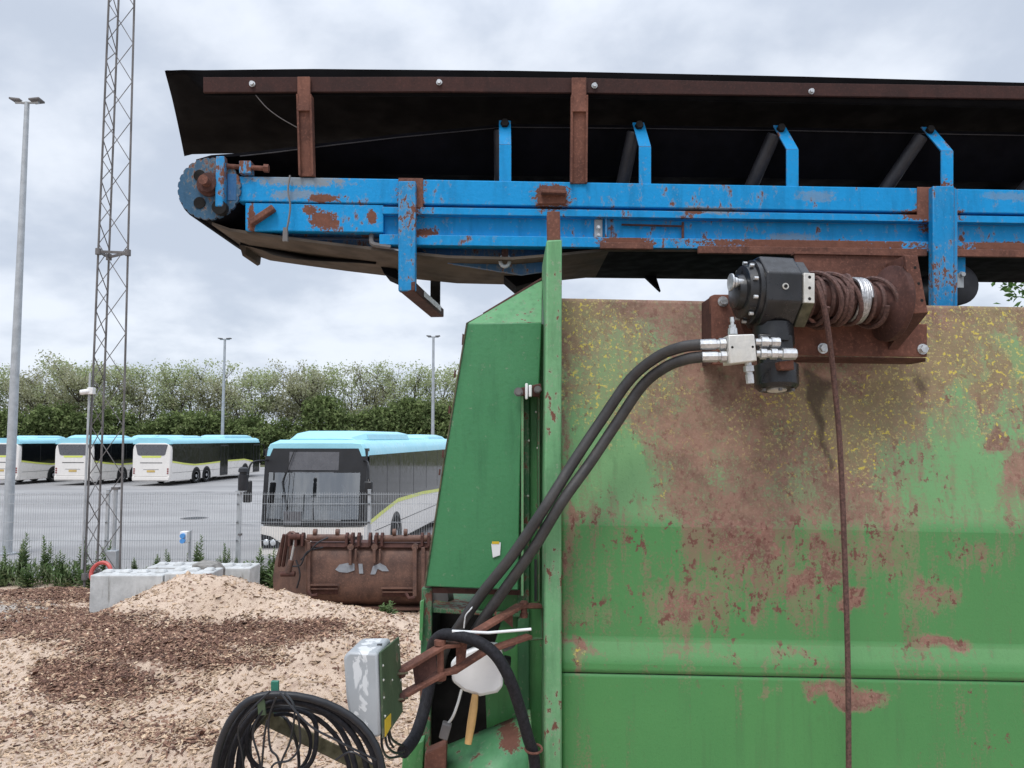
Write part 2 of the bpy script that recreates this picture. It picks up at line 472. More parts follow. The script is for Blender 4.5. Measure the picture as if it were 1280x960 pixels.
def mk_wall():
    """hopper sheet: green paint, rust, lichen and stains whose outlines are held by the mesh"""
    t = NT('rusty_green_hopper_paint'); p = t.pos()
    fine = t.noise(t.map(p, (1, 1, .65)), 30, 10, .78)
    vfine = t.noise(p, 120, 5, .65)
    streak = t.noise(t.map(p, (30, 30, 2.2)), 1.0, 6, .65)
    big = t.noise(p, 2.2, 5, .6)
    fade_or_light = t.attr('fade'); rust = t.attr('rust'); lich = t.attr('lichen'); stain = t.attr('stain')
    g = t.mix(fade_or_light, (.052, .212, .062), (.20, .355, .17))  # bleached paint, plus skylight on upturned faces put into the colour
    g = t.mix(t.step(big, .35, .7, 0, .3), g, (.09, .27, .085))
    g = t.mix(t.step(streak, .48, .75, 0, .45), g, (.055, .14, .055))
    g = t.mix(t.step(vfine, .56, .75, 0, .35), g, (.03, .10, .04))
    rv = t.math('ADD', rust, t.math('MULTIPLY', t.math('SUBTRACT', fine, .5), .95))
    rv = t.math('ADD', rv, t.math('MULTIPLY', t.math('SUBTRACT', streak, .5), .50))
    rv = t.math('ADD', rv, t.math('MULTIPLY', t.math('SUBTRACT', vfine, .5), .9))
    spots = t.math('MULTIPLY', t.step(t.noise(t.map(p, (1, 1, .8), (2, 5, 1)), 40, 6, .68), .575, .61), t.step(t.math('ADD', rust, t.math('MULTIPLY', t.math('SUBTRACT', t.noise(p, 5.5, 5, .65), .5), 1.3)), .16, .40))
    rmask = t.math('MAXIMUM', t.math('ADD', t.math('MULTIPLY', t.step(rv, .38, .62, 0, .86), t.step(fade_or_light, .3, .55)), t.math('MULTIPLY', t.step(rv, .50, .545), t.step(fade_or_light, .3, .55, 1, 0))), t.math('MULTIPLY', spots, .9))
    thin = t.math('MULTIPLY', t.step(t.math('ADD', t.math('MULTIPLY', rust, 1.15), t.math('ADD', t.math('MULTIPLY', t.math('SUBTRACT', streak, .5), 1.3), t.math('MULTIPLY', t.math('SUBTRACT', vfine, .5), 1.0))), .18, .55), .75)
    rc = t.mix(t.step(t.noise(p, 11, 7, .65), .35, .65), (.27, .145, .112), (.155, .080, .063))
    rc = t.mix(t.step(vfine, .45, .72, 0, .7), rc, (.33, .205, .16))
    rc = t.mix(t.step(t.noise(p, 55, 5, .7), .54, .64, 0, .75), rc, (.20, .21, .12))
    c = t.mix(thin, g, t.mix(t.step(t.noise(p, 8, 6, .65), .4, .62), (.215, .20, .115), (.235, .135, .102)))
    c = t.mix(rmask, c, rc)
    c = t.mix(t.math('MULTIPLY', t.math('MULTIPLY', spots, .8), t.step(fade_or_light, .3, .6, 1, .55)), c, (.135, .052, .042))
    # lichen: olive film and yellow specks
    lf = t.step(t.math('ADD', lich, t.math('MULTIPLY', t.math('SUBTRACT', t.noise(p, 16, 7, .7), .5), 1.6)), .35, .85, 0, .46)
    c = t.mix(lf, c, (.235, .215, .105))
    ls = t.math('MULTIPLY', t.step(t.noise(p, 80, 5, .7), .55, .61), t.step(t.math('ADD', lich, t.math('MULTIPLY', t.math('SUBTRACT', t.noise(p, 9, 5, .65), .5), 1.3)), .16, .50))
    c = t.mix(t.math('MULTIPLY', ls, .72), c, (.43, .37, .15))
    ls2 = t.math('MULTIPLY', t.step(t.noise(t.map(p, loc=(3, 1, 7)), 66, 4, .6), .60, .64), t.step(t.math('ADD', lich, t.math('MULTIPLY', t.math('SUBTRACT', t.noise(p, 7, 4), .5), 1.4)), .28, .6))
    c = t.mix(t.math('MULTIPLY', ls2, .85), c, (.56, .46, .08))
    st = t.step(t.math('ADD', stain, t.math('MULTIPLY', t.math('SUBTRACT', t.noise(t.map(p, (1, 1, .35)), 30, 6, .65), .5), 1.1)), .3, .75, 0, .8)
    c = t.mix(st, c, (.055, .038, .026))
    h = t.math('ADD', t.math('MULTIPLY', fine, .6), t.math('ADD', t.math('MULTIPLY', rmask, -.5), t.math('MULTIPLY', ls, .7)))
    h = t.math('ADD', h, t.math('MULTIPLY', vfine, .5))
    r = t.step(rmask, 0, 1, .48, .88)
    return t.pbr(c, r, 0, t.bump(h, .4, .004), .4)
M['wall'] = mk_wall()

def mk_sand():
    t = NT('sawdust_ground'); p = t.pos()
    n = t.noise(p, 1.1, 7, .65); n2 = t.noise(p, 9, 8, .7); n3 = t.noise(p, 70, 4, .7)
    c = t.mix(t.step(n, .3, .7), (.56, .43, .33), (.68, .54, .43))
    c = t.mix(t.step(n2, .47, .66, 0, .7), c, (.36, .25, .195))
    c = t.mix(t.step(n3, .54, .74, 0, .4), c, (.26, .17, .13))
    c = t.mix(t.step(n3, .25, .42, .45, 0), c, (.76, .63, .48))
    d = t.attr('dark')
    dm = t.step(t.math('ADD', d, t.math('MULTIPLY', t.math('SUBTRACT', n2, .5), 1.3)), .35, .65)
    dc = t.mix(t.step(t.noise(p, 38, 6, .75), .35, .65), (.12, .072, .056), (.29, .185, .14))
    c = t.mix(dm, c, dc)
    g = t.step(t.math('ADD', t.attr('grey'), t.math('MULTIPLY', t.math('SUBTRACT', n2, .5), .8)), .4, .6)
    c = t.mix(g, c, (.42, .38, .34))
    return t.pbr(c, .95, 0, t.bump(t.math('ADD', n2, n3), .8, .03), .15)
M['sand'] = mk_sand()

def mk_chip():
    t = NT('wood_chips'); 
    c = t.attr('tint', 'Color')
    n = t.noise(t.obco(), 60, 3)
    c = t.mix(t.step(n, .4, .7, 0, .35), c, (.08, .05, .04))
    return t.pbr(c, .9, 0, None, .2)
M['chip'] = mk_chip()

def mk_asphalt():
    t = NT('grey_asphalt'); p = t.pos()
    n = t.noise(t.map(p, (.35, 1, 1)), .35, 6, .6); n2 = t.noise(p, 30, 5, .7)
    c = t.mix(t.step(n, .35, .65), (.235, .23, .232), (.315, .31, .31))
    c = t.mix(t.step(n2, .45, .75, 0, .3), c, (.15, .15, .15))
    pt = t.noise(t.map(p, (.5, 1.1, 1), (4, 2, 0)), .5, 3, .5)
    c = t.mix(t.step(pt, .66, .70, 0, .45), c, (.11, .11, .115))
    return t.pbr(c, .8, 0, t.bump(n2, .3, .01), .3)
M['asphalt'] = mk_asphalt()

def mk_verge():
    t = NT('verge_soil'); p = t.pos()
    c = t.mix(t.step(t.noise(p, .6, 6, .7), .35, .65), (.06, .09, .035), (.14, .12, .08))
    return t.pbr(c, .95, 0, t.bump(t.noise(p, 8, 5), .6, .05), .1)
M['verge'] = mk_verge()
# ------------------------------------------------------------------ world, sun, camera
SUN_EL, SUN_AZ = R(58), R(200)       # azimuth clockwise from +Y: behind the viewer, a little to the left
def build_light():
    w = bpy.data.worlds.new('World'); S.world = w; w.use_nodes = True
    nt = w.node_tree; nt.nodes.clear()
    L = nt.links.new
    def N(t, **k):
        n = nt.nodes.new(t)
        for a, b in k.items(): setattr(n, a, b)
        return n
    out = N('ShaderNodeOutputWorld'); bg = N('ShaderNodeBackground'); L(bg.outputs[0], out.inputs[0])
    bg.inputs[1].default_value = .1
    sky = N('ShaderNodeTexSky', sky_type='NISHITA'); sky.sun_disc = False
    sky.sun_elevation = SUN_EL; sky.sun_rotation = SUN_AZ
    sky.altitude = 50
    tc = N('ShaderNodeTexCoord'); sep = N('ShaderNodeSeparateXYZ'); L(tc.outputs['Generated'], sep.inputs[0])
    def m(op, a, b=0.0, clamp=False):
        n = N('ShaderNodeMath', operation=op, use_clamp=clamp)
        for i, v in enumerate((a, b)):
            if hasattr(v, 'node'): L(v, n.inputs[i])
            else: n.inputs[i].default_value = v
        return n.outputs[0]
    def mr(v, a, b, c, d):
        n = N('ShaderNodeMapRange', interpolation_type='SMOOTHSTEP'); L(v, n.inputs[0])
        for i, q in enumerate((a, b, c, d)): n.inputs[i + 1].default_value = q
        return n.outputs[0]
    zz = m('ADD', m('MAXIMUM', sep.outputs[2], 0.0), .38)
    cx = N('ShaderNodeCombineXYZ')
    L(m('DIVIDE', sep.outputs[0], zz), cx.inputs[0]); L(m('DIVIDE', sep.outputs[1], zz), cx.inputs[1])
    def noi(scale, det, rough, loc, sc=(1, 1, 1)):
        mp = N('ShaderNodeMapping'); L(cx.outputs[0], mp.inputs[0]); mp.inputs['Location'].default_value = loc
        mp.inputs['Scale'].default_value = sc
        n = N('ShaderNodeTexNoise'); L(mp.outputs[0], n.inputs['Vector'])
        n.inputs['Scale'].default_value = scale; n.inputs['Detail'].default_value = det; n.inputs['Roughness'].default_value = rough
        n.inputs['Distortion'].default_value = .15
        return n.outputs['Fac']
    a = noi(2.1, 6, .52, (1.3, 2.2, 0)); b = noi(5.2, 6, .55, (7.1, 3.3, 2))
    dens = m('ADD', m('MULTIPLY', a, .72), m('MULTIPLY', b, .28))
    t = mr(dens, .40, .60, 0, 1)
    mixc = N('ShaderNodeMix', data_type='RGBA'); L(t, mixc.inputs[0])
    mixc.inputs[6].default_value = (4.7, 5.25, 6.2, 1)      # grey undersides
    mixc.inputs[7].default_value = (7.0, 7.45, 8.2, 1)      # bright cloud
    # overcast sky: brighter towards the zenith
    up = mr(sep.outputs[2], .42, 1.0, 1.0, 2.3)
    vm = N('ShaderNodeVectorMath', operation='SCALE'); L(mixc.outputs[2], vm.inputs[0]); L(up, vm.inputs['Scale'])
    mx = N('ShaderNodeMix', data_type='RGBA'); mx.inputs[0].default_value = .93
    L(sky.outputs[0], mx.inputs[6]); L(vm.outputs[0], mx.inputs[7])
    L(mx.outputs[2], bg.inputs[0])
    sd = bpy.data.lights.new('sun', 'SUN'); sd.energy = 1.5; sd.angle = R(22); sd.color = (1, .97, .92)
    so = bpy.data.objects.new('sun', sd); COL.objects.link(so)
    d = Vector((math.sin(SUN_AZ) * math.cos(SUN_EL), math.cos(SUN_AZ) * math.cos(SUN_EL), math.sin(SUN_EL)))
    so.rotation_euler = d.to_track_quat('Z', 'Y').to_euler(); so.location = d * 40
    S.view_settings.view_transform = 'Standard'; S.view_settings.look = 'None'
    S.view_settings.gamma = 1; S.view_settings.use_curve_mapping = False
    S.view_settings.exposure = EXPOSURE
    cd = bpy.data.cameras.new('camera'); co = bpy.data.objects.new('camera', cd); COL.objects.link(co)
    cd.sensor_width = 36; cd.lens = 27; cd.clip_start = .05; cd.clip_end = 2000
    co.location = (0, 0, HC); co.rotation_euler = (R(90) + PIT, 0, 0)
    S.camera = co
EXPOSURE = 0.38
build_light()
S.cycles.max_bounces = 6
S.cycles.use_denoising = True

# ------------------------------------------------------------------ ground
tag(obj('ground', MB().add([(-400, -60, 0), (400, -60, 0), (400, 900, 0), (-400, 900, 0)], [(0, 1, 2, 3)]), M['verge'], origin=(0, 0, 0)), 'green and brown rough ground reaching to the horizon', 'ground', kind='structure')
tag(obj('parking_lot', MB().add([(-120, 16.7, .004), (60, 16.7, .004), (60, 79, .004), (-120, 79, .004)], [(0, 1, 2, 3)]), M['asphalt'], origin=(0, 16.7, .004)), 'wide grey asphalt bus parking lot behind the mesh fence', 'parking lot', kind='structure')
tag(obj('yard', MB().add([(-60, -12, .004), (30, -12, .004), (30, 16.7, .004), (-60, 16.7, .004)], [(0, 1, 2, 3)]), M['sand'], origin=(0, 0, .004)), 'sandy sawdust covered yard under the machines', 'yard', kind='structure')

def fbm(x, y, z=0, o=4): return noise.fractal(Vector((x, y, z)), 1.0, 2.0, o)
MOUNDS = []
def mound(px, py, Y, sx, sy):
    p = at(px, py, Y); MOUNDS.append((p.x, Y, sx, sy, p.z))
for a in ((228, 731, 12.2, 1.15, .9), (285, 737, 12.1, .9, .8), (350, 747, 11.9, .9, .8), (420, 760, 11.6, .9, .8), (490, 776, 11.2, .8, .8), (160, 766, 11.3, 1.3, .9), (200, 803, 9.8, 1.8, .8),
          (60, 741, 14.2, 2.0, .7), (330, 806, 9.6, 1.0, .7), (440, 800, 9.7, .7, .6), (60, 800, 10.2, 1.6, 1.0), (-60, 760, 12.5, 1.8, 1.2),
          (380, 850, 8.4, .6, .35), (250, 905, 7.5, .8, .4)):
    mound(*a)
def hgt(x, y):
    h = 0.0
    hs = [H * math.exp(-((x - a) / sx) ** 2 - ((y - b) / sy) ** 2) for a, b, sx, sy, H in MOUNDS]
    h = sum(v ** 2.2 for v in hs) ** (1 / 2.2)
    rough = .10 * fbm(x * .9, y * .9, 1, 3) + .05 * fbm(x * 3.1, y * 3.1, 5, 4) + .013 * fbm(x * 11, y * 11, 9, 3)
    return .03 + h + rough * (.35 + min(1, h * 2) * .65)
DARKS = [((85, 780), (130, 26), .80), ((190, 805), (120, 30), .88), ((320, 790), (110, 20), .88), ((110, 850), (110, 34), .82), ((260, 828), (120, 18), .62),
         ((400, 782), (50, 14), .7), ((70, 742), (110, 14), .85), ((235, 925), (110, 22), .40), ((480, 800), (60, 40), .32), ((130, 905), (90, 20), .33),
         ((30, 915), (60, 22), .34), ((170, 770), (40, 12), .5), ((250, 862), (60, 12), .45)]
def dark_at(px, py):
    d = 0
    for (a, b), (sx, sy), k in DARKS:
        d = max(d, k * math.exp(-(((px - a) / sx) ** 2 + ((py - b) / sy) ** 2) ** 1.25))
    for (a, b), (sx, sy) in (((235, 738), (100, 27)), ((350, 752), (90, 14)), ((10, 835), (30, 26)), ((330, 752), (60, 12)), ((330, 850), (70, 16))):
        d *= 1 - .97 * math.exp(-((px - a) / sx) ** 4 - ((py - b) / sy) ** 4)
    return d
def build_heap():
    x0, x1, y0, y1 = -13.5, 1.2, 5.2, 15.6
    nx, ny = 390, 300
    vs = []; dk = []; gr = []
    for j in range(ny + 1):
        v = j / ny; y = y0 + (y1 - y0) * v ** 1.25
        for i in range(nx + 1):
            x = x0 + (x1 - x0) * i / nx
            h = hgt(x, y)
            e = min(1, (x - x0) / .8, (x1 - x) / .8, (y - y0) / .5, (y1 - y) / .7)
            h = h * max(0, e) - .03 * (1 - max(0, e))
            vs.append((x, y, h))
            q = proj((x, y, h))
            dk.append(dark_at(*q))
            gr.append(math.exp(-((q[0] - 25) / 50) ** 4 - ((q[1] - 762) / 16) ** 4))
    fs = [(j * (nx + 1) + i, j * (nx + 1) + i + 1, (j + 1) * (nx + 1) + i + 1, (j + 1) * (nx + 1) + i) for j in range(ny) for i in range(nx)]
    mb = MB(); mb.v = vs; mb.f = fs
    o = obj('sawdust_heap', mb, M['sand'], origin=(-6, 10, 0), attrs={'dark': dk, 'grey': gr}, ang=180, recalc=False)
    tag(o, 'pale sawdust and sand heap spread over the yard', 'heap', kind='structure')
    # chips lying on it
    n = 70000
    P = []; T = []
    while len(P) < n:
        px = random.uniform(-40, 560); py = random.uniform(728, 1000)
        if px > 300 and py < 745: continue
        # spread evenly over the ground, not over the picture
        z = .2
        g = gnd(px, py, z)
        if g.y > 14.8 or g.y < 5.6 or random.random() > (g.y / 14.5) ** 1.6: continue
        z = hgt(g.x, g.y); qx, qy = proj((g.x, g.y, z)); d = dark_at(qx, qy)
        nn = .5 + .5 * fbm(g.x * 2.2, g.y * 2.2, 3, 3)
        if random.random() > .08 + 1.0 * max(0, d * 1.35 - .26 + 1.1 * (nn - .5)): continue
        P.append((g.x, g.y, z)); T.append(d)
    P = np.array(P); T = np.array(T)
    Ls = rng.lognormal(math.log(.034), .45, n).clip(.012, .12); Ws = Ls * rng.uniform(.22, .6, n); Hs = rng.uniform(.003, .009, n)
    yaw = rng.uniform(0, 2 * np.pi, n); pit = rng.normal(0, .38, n); rol = rng.normal(0, .4, n)
    base = np.array([[-1, -1, -1], [1, -1, -1], [1, 1, -1], [-1, 1, -1], [-.9, -.8, 1], [.9, -.7, 1], [.8, .8, 1], [-.8, .9, 1]]) * .5
    c, s_ = np.cos, np.sin
    V = base[None] * np.stack([Ls, Ws, Hs], 1)[:, None]
    x, y, z = V[..., 0], V[..., 1], V[..., 2]
    y, z = y * c(rol)[:, None] - z * s_(rol)[:, None], y * s_(rol)[:, None] + z * c(rol)[:, None]
    x, z = x * c(pit)[:, None] - z * s_(pit)[:, None], x * s_(pit)[:, None] + z * c(pit)[:, None]
    x, y = x * c(yaw)[:, None] - y * s_(yaw)[:, None], x * s_(yaw)[:, None] + y * c(yaw)[:, None]
    V = np.stack([x, y, z], -1) + P[:, None] + np.array([0, 0, .006])
    fq = np.array([[0, 3, 2, 1], [4, 5, 6, 7], [0, 1, 5, 4], [1, 2, 6, 5], [2, 3, 7, 6], [3, 0, 4, 7]])
    Fc = (fq[None] + (np.arange(n) * 8)[:, None, None]).reshape(-1, 4)
    me = bpy.data.meshes.new('wood_chips')
    me.from_pydata(V.reshape(-1, 3).tolist(), [], Fc.tolist())
    pal = np.array([(.13, .070, .053), (.20, .115, .084), (.29, .175, .125), (.38, .24, .165), (.085, .052, .042), (.50, .36, .25), (.62, .48, .34)])
    pk = rng.choice(len(pal), n, p=[.24, .24, .19, .12, .12, .06, .03])
    cc = pal[pk] * rng.uniform(.8, 1.2, (n, 1))
    pale = (rng.random(n) > np.clip(T * 1.6, 0, 1) * .9 + .1)
    cc[pale] = np.array((.50, .37, .26)) * rng.uniform(.6, 1.25, (pale.sum(), 1))
    a = me.attributes.new('tint', 'FLOAT_COLOR', 'POINT')
    a.data.foreach_set('color', np.repeat(np.concatenate([cc, np.ones((n, 1))], 1), 8, 0).astype(np.float32).ravel())
    me.materials.append(M['chip'])
    o = bpy.data.objects.new('wood_chips', me); COL.objects.link(o)
    tag(o, 'loose brown bark and wood chips strewn over the sawdust heap', 'wood chips', kind='stuff')
build_heap()
# ------------------------------------------------------------------ trees and hedge
def leaf_cloud(centres, n, size, spread, flat=.8, seed=0):
    """n small leaf faces gathered round the given clump centres (x,y,z,weight)"""
    g = np.random.default_rng(seed)
    C = np.array([c[:3] for c in centres]); Wt = np.array([c[3] for c in centres]); Wt = Wt / Wt.sum()
    k = g.choice(len(C), n, p=Wt)
    P = C[k] + np.clip(g.normal(0, 1, (n, 3)), -1.7, 1.7) * spread * np.array([1, 1, flat]) * (.35 + Wt[k] / Wt.max() * .65)[:, None]
    s = size * g.uniform(.55, 1.35, n)
    a = g.normal(0, 1, (n, 3)); a /= np.linalg.norm(a, axis=1)[:, None]
    b = np.cross(a, g.normal(0, 1, (n, 3))); b /= np.linalg.norm(b, axis=1)[:, None]
    a = a * s[:, None]; b = b * (s * .55)[:, None]
    c = np.cross(a, b); c = c / np.linalg.norm(c, axis=1)[:, None] * (s * .18)[:, None]
    V = np.stack([P - a, P + b * .9 + c, P + a, P - b * .9 + c], 1).reshape(-1, 3)
    mb = MB(); mb.v = V.tolist(); mb.f = [(4 * i, 4 * i + 1, 4 * i + 2, 4 * i + 3) for i in range(n)]
    return mb

def make_tree(name, H, seed, nleaf, leaf, lsize, crown_from=.30, width=.26, stems=3, spread=.55, clumps=60):
    rd = random.Random(seed)
    root = thing(name, (0, 0, 0), None, None)
    tb = MB(); tips = []
    def limb(p, d, L, r, lvl):
        pts = [p]; q = p; dd = d
        for i in range(4):
            dd = (dd + Vector((rd.gauss(0, .12), rd.gauss(0, .12), rd.gauss(.05, .08)))).normalized()
            q = q + dd * L / 4; pts.append(q)
        tb.tube(pts, [r * (1 - .17 * i) for i in range(5)], 6 if lvl == 0 else 4)
        if lvl < 3:
            nb = (6, 4, 3)[lvl]
            for b in range(nb):
                k = rd.uniform(.35, 1.0) if lvl else rd.uniform(crown_from, .97)
                s = pts[min(4, int(k * 4))]
                an = rd.uniform(0, 6.28); tilt = rd.uniform(.35, .95)
                nd = (dd * math.cos(tilt) + Vector((math.cos(an), math.sin(an), rd.uniform(-.1, .4))) * math.sin(tilt)).normalized()
                limb(s, nd, L * rd.uniform(.32, .5), r * (.5 if lvl == 0 else .6), lvl + 1)
        if lvl >= 2: tips.append((q.x, q.y, q.z, rd.uniform(.3, 1)))
    for s in range(stems):
        an = rd.uniform(0, 6.28)
        off = Vector((math.cos(an), math.sin(an), 0)) * (.35 if s else 0)
        limb(off, Vector((math.cos(an) * .1, math.sin(an) * .1, 1)).normalized(), H * rd.uniform(.72, .9), H * .0085, 0)
    tips = [t for t in tips if t[2] > H * crown_from * .8]
    k = H / max(t[2] for t in tips) * .97
    tb.v = [(x, y, z * k) for x, y, z in tb.v]
    tips = [(x, y, z * k, w) for x, y, z, w in tips]
    obj('trunk', tb, M['bark'], root, local=True, ang=180)
    obj('crown', leaf_cloud(tips, nleaf, lsize, spread, .9, seed), leaf, root, local=True, smooth=False, recalc=False)
    return root

protos = [make_tree('sparse_tree', 12.6, 11, 3600, M['leaf_sparse'], .155, stems=3),
          make_tree('sparse_tree', 12.0, 23, 3300, M['leaf_sparse'], .155, stems=2),
          make_tree('sparse_tree', 12.9, 37, 3900, M['leaf_tan'], .16, stems=3),
          make_tree('sparse_tree', 12.3, 41, 3400, M['leaf_tan'], .155, stems=3)]
TX = []
x = -64.0
while x < -2:
    TX.append(x); x += random.uniform(2.3, 3.3)
for i, x in enumerate(TX):
    k = random.randrange(4) if i >= 4 else i
    o = protos[i] if i < 4 else copy_tree(protos[k])
    Y = 92 + random.uniform(-2, 3)
    o.location = (x, Y, 0); o.rotation_euler.z = random.uniform(0, 6.28)
    s = random.uniform(.93, 1.05); o.scale = (s * 1.05, s * 1.05, s)
    tag(o, 'tall sparse spring tree, %s from the left in the row behind the buses' % ORD[i], 'tree', 'row of tall trees behind the bus park')

def bush_mb(seed, w, d, h, n, size):
    g = random.Random(seed)
    cs = []
    for i in range(46):
        a = g.uniform(0, 6.28); r = math.sqrt(g.random()); z = g.uniform(.05, 1) ** .8
        f = math.sqrt(max(0, 1 - (z * .95) ** 4))
        cs.append((math.cos(a) * r * w * f, math.sin(a) * r * d * f, z * h, g.uniform(.4, 1)))
    return leaf_cloud(cs, n, size, h * .115, .8, seed)
bushes = []
for s in range(3):
    r = thing('dense_shrub', (0, 0, 0), None, None)
    obj('foliage', bush_mb(60 + s, 3.0, 1.9, (5.9, 5.2, 6.3)[s], 5200, .24), M['leaf_hedge'], r, local=True, smooth=False, recalc=False)
    sb = MB()
    for k in range(5):
        a = k * 1.3; sb.tube([(math.cos(a) * .3, math.sin(a) * .3, 0), (math.cos(a) * .9, math.sin(a) * .6, 2.2), (math.cos(a) * 1.6, math.sin(a) * .9, 4.0)], [.09, .06, .02], 5)
    obj('stem', sb, M['bark'], r, local=True)
    bushes.append(r)
i = 0; x = -66
while x < 0:
    o = bushes[i] if i < 3 else copy_tree(bushes[random.randrange(3)])
    o.location = (x, 87.5 + random.uniform(-.8, .8), 0); o.rotation_euler.z = random.choice([0, 3.14]) + random.uniform(-.3, .3)
    o.scale = (1, 1, random.uniform(.88, 1.12))
    tag(o, 'dense dark green shrub, %s from the left in the hedge behind the buses' % ORD[i], 'shrub', 'dense hedge shrubs behind the bus park')
    x += random.uniform(3.0, 3.9); i += 1

rt = make_tree('leafy_tree', 8.3, 77, 5200, M['leaf_green'], .12, stems=3, spread=.34)
p = at(1262, 400, 24); rt.location = (p.x, 24, 0)
tag(rt, 'bright green leafy tree showing behind the right end of the hopper', 'tree')

# ------------------------------------------------------------------ buses
def arc_prof(W, zb, zt):
    return [(-W, zb), (-W, zt - .42), (-W + .05, zt - .20), (-W + .16, zt - .06), (-W + .40, zt), (W - .40, zt), (W - .16, zt - .06), (W - .05, zt - .20), (W, zt - .42), (W, zb)]
def make_bus():
    L, W, H = 13.4, 1.25, 2.98
    b = thing('bus', (0, 0, 0), None, None)
    P = lambda y, pr, k=1: [Vector((x * k, y, z)) for x, z in pr]
    body = arc_prof(W, .30, 2.66)
    m = MB(); rear = P(0.0, body, .97); 
    m.loft(rear, P(.12, body)); m.loft(P(.12, body), P(L - .25, body)); m.loft(P(L - .25, body), [Vector((v.x, v.y - .10 * max(0, v.z - 1.0), v.z)) for v in P(L, body, .95)])
    bo = obj('body', m, M['bus_body'], b, local=True, bevel=.03)
    top = [(-W - .006, 2.60), (-W + .02, 2.74), (-W + .10, 2.88), (-W + .34, H), (W - .34, H), (W - .10, 2.88), (W - .02, 2.74), (W + .006, 2.60)]
    m = MB(); m.loft(P(.04, top), P(L - .2, top)); m.loft(P(L - .2, top), P(L - .10, [(x * .94, min(z, 2.90)) for x, z in top]))
    ro = obj('roof', m, M['bus_roof'], b, local=True)
    m = MB()
    pod = [(-.95, H - .02), (-.88, H + .16), (-.6, H + .22), (.6, H + .22), (.88, H + .16), (.95, H - .02)]
    pod2 = [(-.85, H - .02), (-.7, H + .05), (-.5, H + .06), (.5, H + .06), (.7, H + .05), (.85, H - .02)]
    podr = [(x * .9, z - (.06 if z > H + .1 else 0)) for x, z in pod]
    m.loft(P(1.6, pod2), P(2.2, podr)); m.loft(P(2.2, podr), P(4.6, podr)); m.loft(P(4.6, podr), P(5.0, pod2))
    obj('roof_pod', m, M['bus_roof'], ro, local=True, bevel=.04)
    m = MB(); m.loft(P(7.4, pod2), P(8.0, pod)); m.loft(P(8.0, pod), P(12.2, pod)); m.loft(P(12.2, pod), P(12.9, pod2))
    obj('roof_pod', m, M['bus_roof'], ro, local=True, bevel=.04)
    for sgn in (1, -1):
        X = sgn * (W + .004)
        m = MB(); poly = [(.22, 2.62), (.22, 1.56), (1.6, 1.40), (3.0, 1.28), (4.4, 1.30), (7.5, 1.40), (10.5, 1.42), (12.2, 1.22), (13.1, 1.10), (13.2, 2.62)]
        m.loft([Vector((X, y, z)) for y, z in poly], [Vector((X + sgn * .012, y, z)) for y, z in poly])
        obj('side_window', m, M['bus_glass'], b, local=True)
        m = MB(); bot = [p for p in poly[1:-1]]
        st = [(y, z) for y, z in bot] + [(y, z - .10) for y, z in bot[::-1]]
        m.loft([Vector((X, y, z - .004)) for y, z in st], [Vector((X + sgn * .009, y, z - .004)) for y, z in st])
        obj('stripe', m, M['bus_stripe'], b, local=True)
        m = MB()
        for y in (1.9, 3.6, 5.3, 7.0, 8.7, 10.3, 11.6): m.box(X + sgn * .013 - .002, X + sgn * .013 + .002, y, y + .03, 1.45, 2.60)
        m.box(X - .004, X + .004, .3, 12.6, .80, .815)
        obj('panel_joint', m, M['bus_black'], b, local=True)
        if sgn == 1:
            for y0 in (6.6, 12.05):
                m = MB(); m.box(X + .004, X + .022, y0, y0 + 1.15, .36, 2.5)
                d = obj('door', m, M['bus_black'], b, local=True)
                m = MB(); m.box(X + .014, X + .03, y0 + .06, y0 + .54, .55, 2.4); m.box(X + .014, X + .03, y0 + .61, y0 + 1.09, .55, 2.4)
                obj('door_glass', m, M['bus_glass'], d, local=True)
        for y in (3.25, 4.65, 10.65):
            m = MB(); n = 18
            pts = [Vector((X + sgn * .006, y + .58 * math.cos(math.pi * k / n), .48 + .60 * math.sin(math.pi * k / n))) for k in range(n + 1)] + [Vector((X + sgn * .006, y - .58, .27)), Vector((X + sgn * .006, y + .58, .27))]
            m.loft(pts, [p + Vector((sgn * .008, 0, 0)) for p in pts])
            ar = obj('wheel_arch', m, M['bus_black'], b, local=True)
            m = MB(); a, c = Vector((X - sgn * .22, y, .49)), Vector((X + sgn * .04, y, .49))
            m.lathe(a, c, [(0, .30), (0, .46), (.1, .49), (.9, .49), (1, .46), (1, .31), (.9, .30)], 24)
            w = obj('wheel', m, M['tyre'], b, local=True)
            m = MB(); m.lathe(a, c, [(.5, .3), (.93, .30), (.88, .26), (.75, .20), (.80, .12), (.95, .10), (.95, .02)], 20)
            obj('rim', m, M['rim'], w, local=True)
    # rear
    m = MB(); q = [(-1.05, 2.58), (1.05, 2.58), (.90, 1.96), (.80, 1.90), (-.80, 1.90), (-.90, 1.96)]
    m.loft([Vector((x, -.03, z)) for x, z in q], [Vector((x, .02, z)) for x, z in q]); obj('rear_window', m, M['bus_grey'], b, local=True, bevel=.01)
    m = MB(); q = [(-.66, 1.87), (.66, 1.87), (.60, 1.76), (-.60, 1.76)]
    m.loft([Vector((x, -.012, z)) for x, z in q], [Vector((x, .02, z)) for x, z in q]); obj('stripe', m, M['bus_stripe'], b, local=True)
    m = MB(); m.box(-.26, .26, -.02, .01, .86, .98); obj('number_plate', m, M['plate_yellow'], b, local=True)
    m = MB(); m.box(-.72, .72, -.012, .01, 1.42, 1.46); m.box(-.5, .5, -.014, .01, 1.02, 1.035); m.box(-1.1, 1.1, -.008, .01, .60, .612); obj('engine_grille', m, M['bus_black'], b, local=True)
    m = MB(); m.prism([(-1.19, -.06, .36), (1.19, -.06, .36), (1.2, -.06, .58), (-1.2, -.06, .58)], .1); obj('bumper', m, M['bus_body'], b, local=True, bevel=.02)
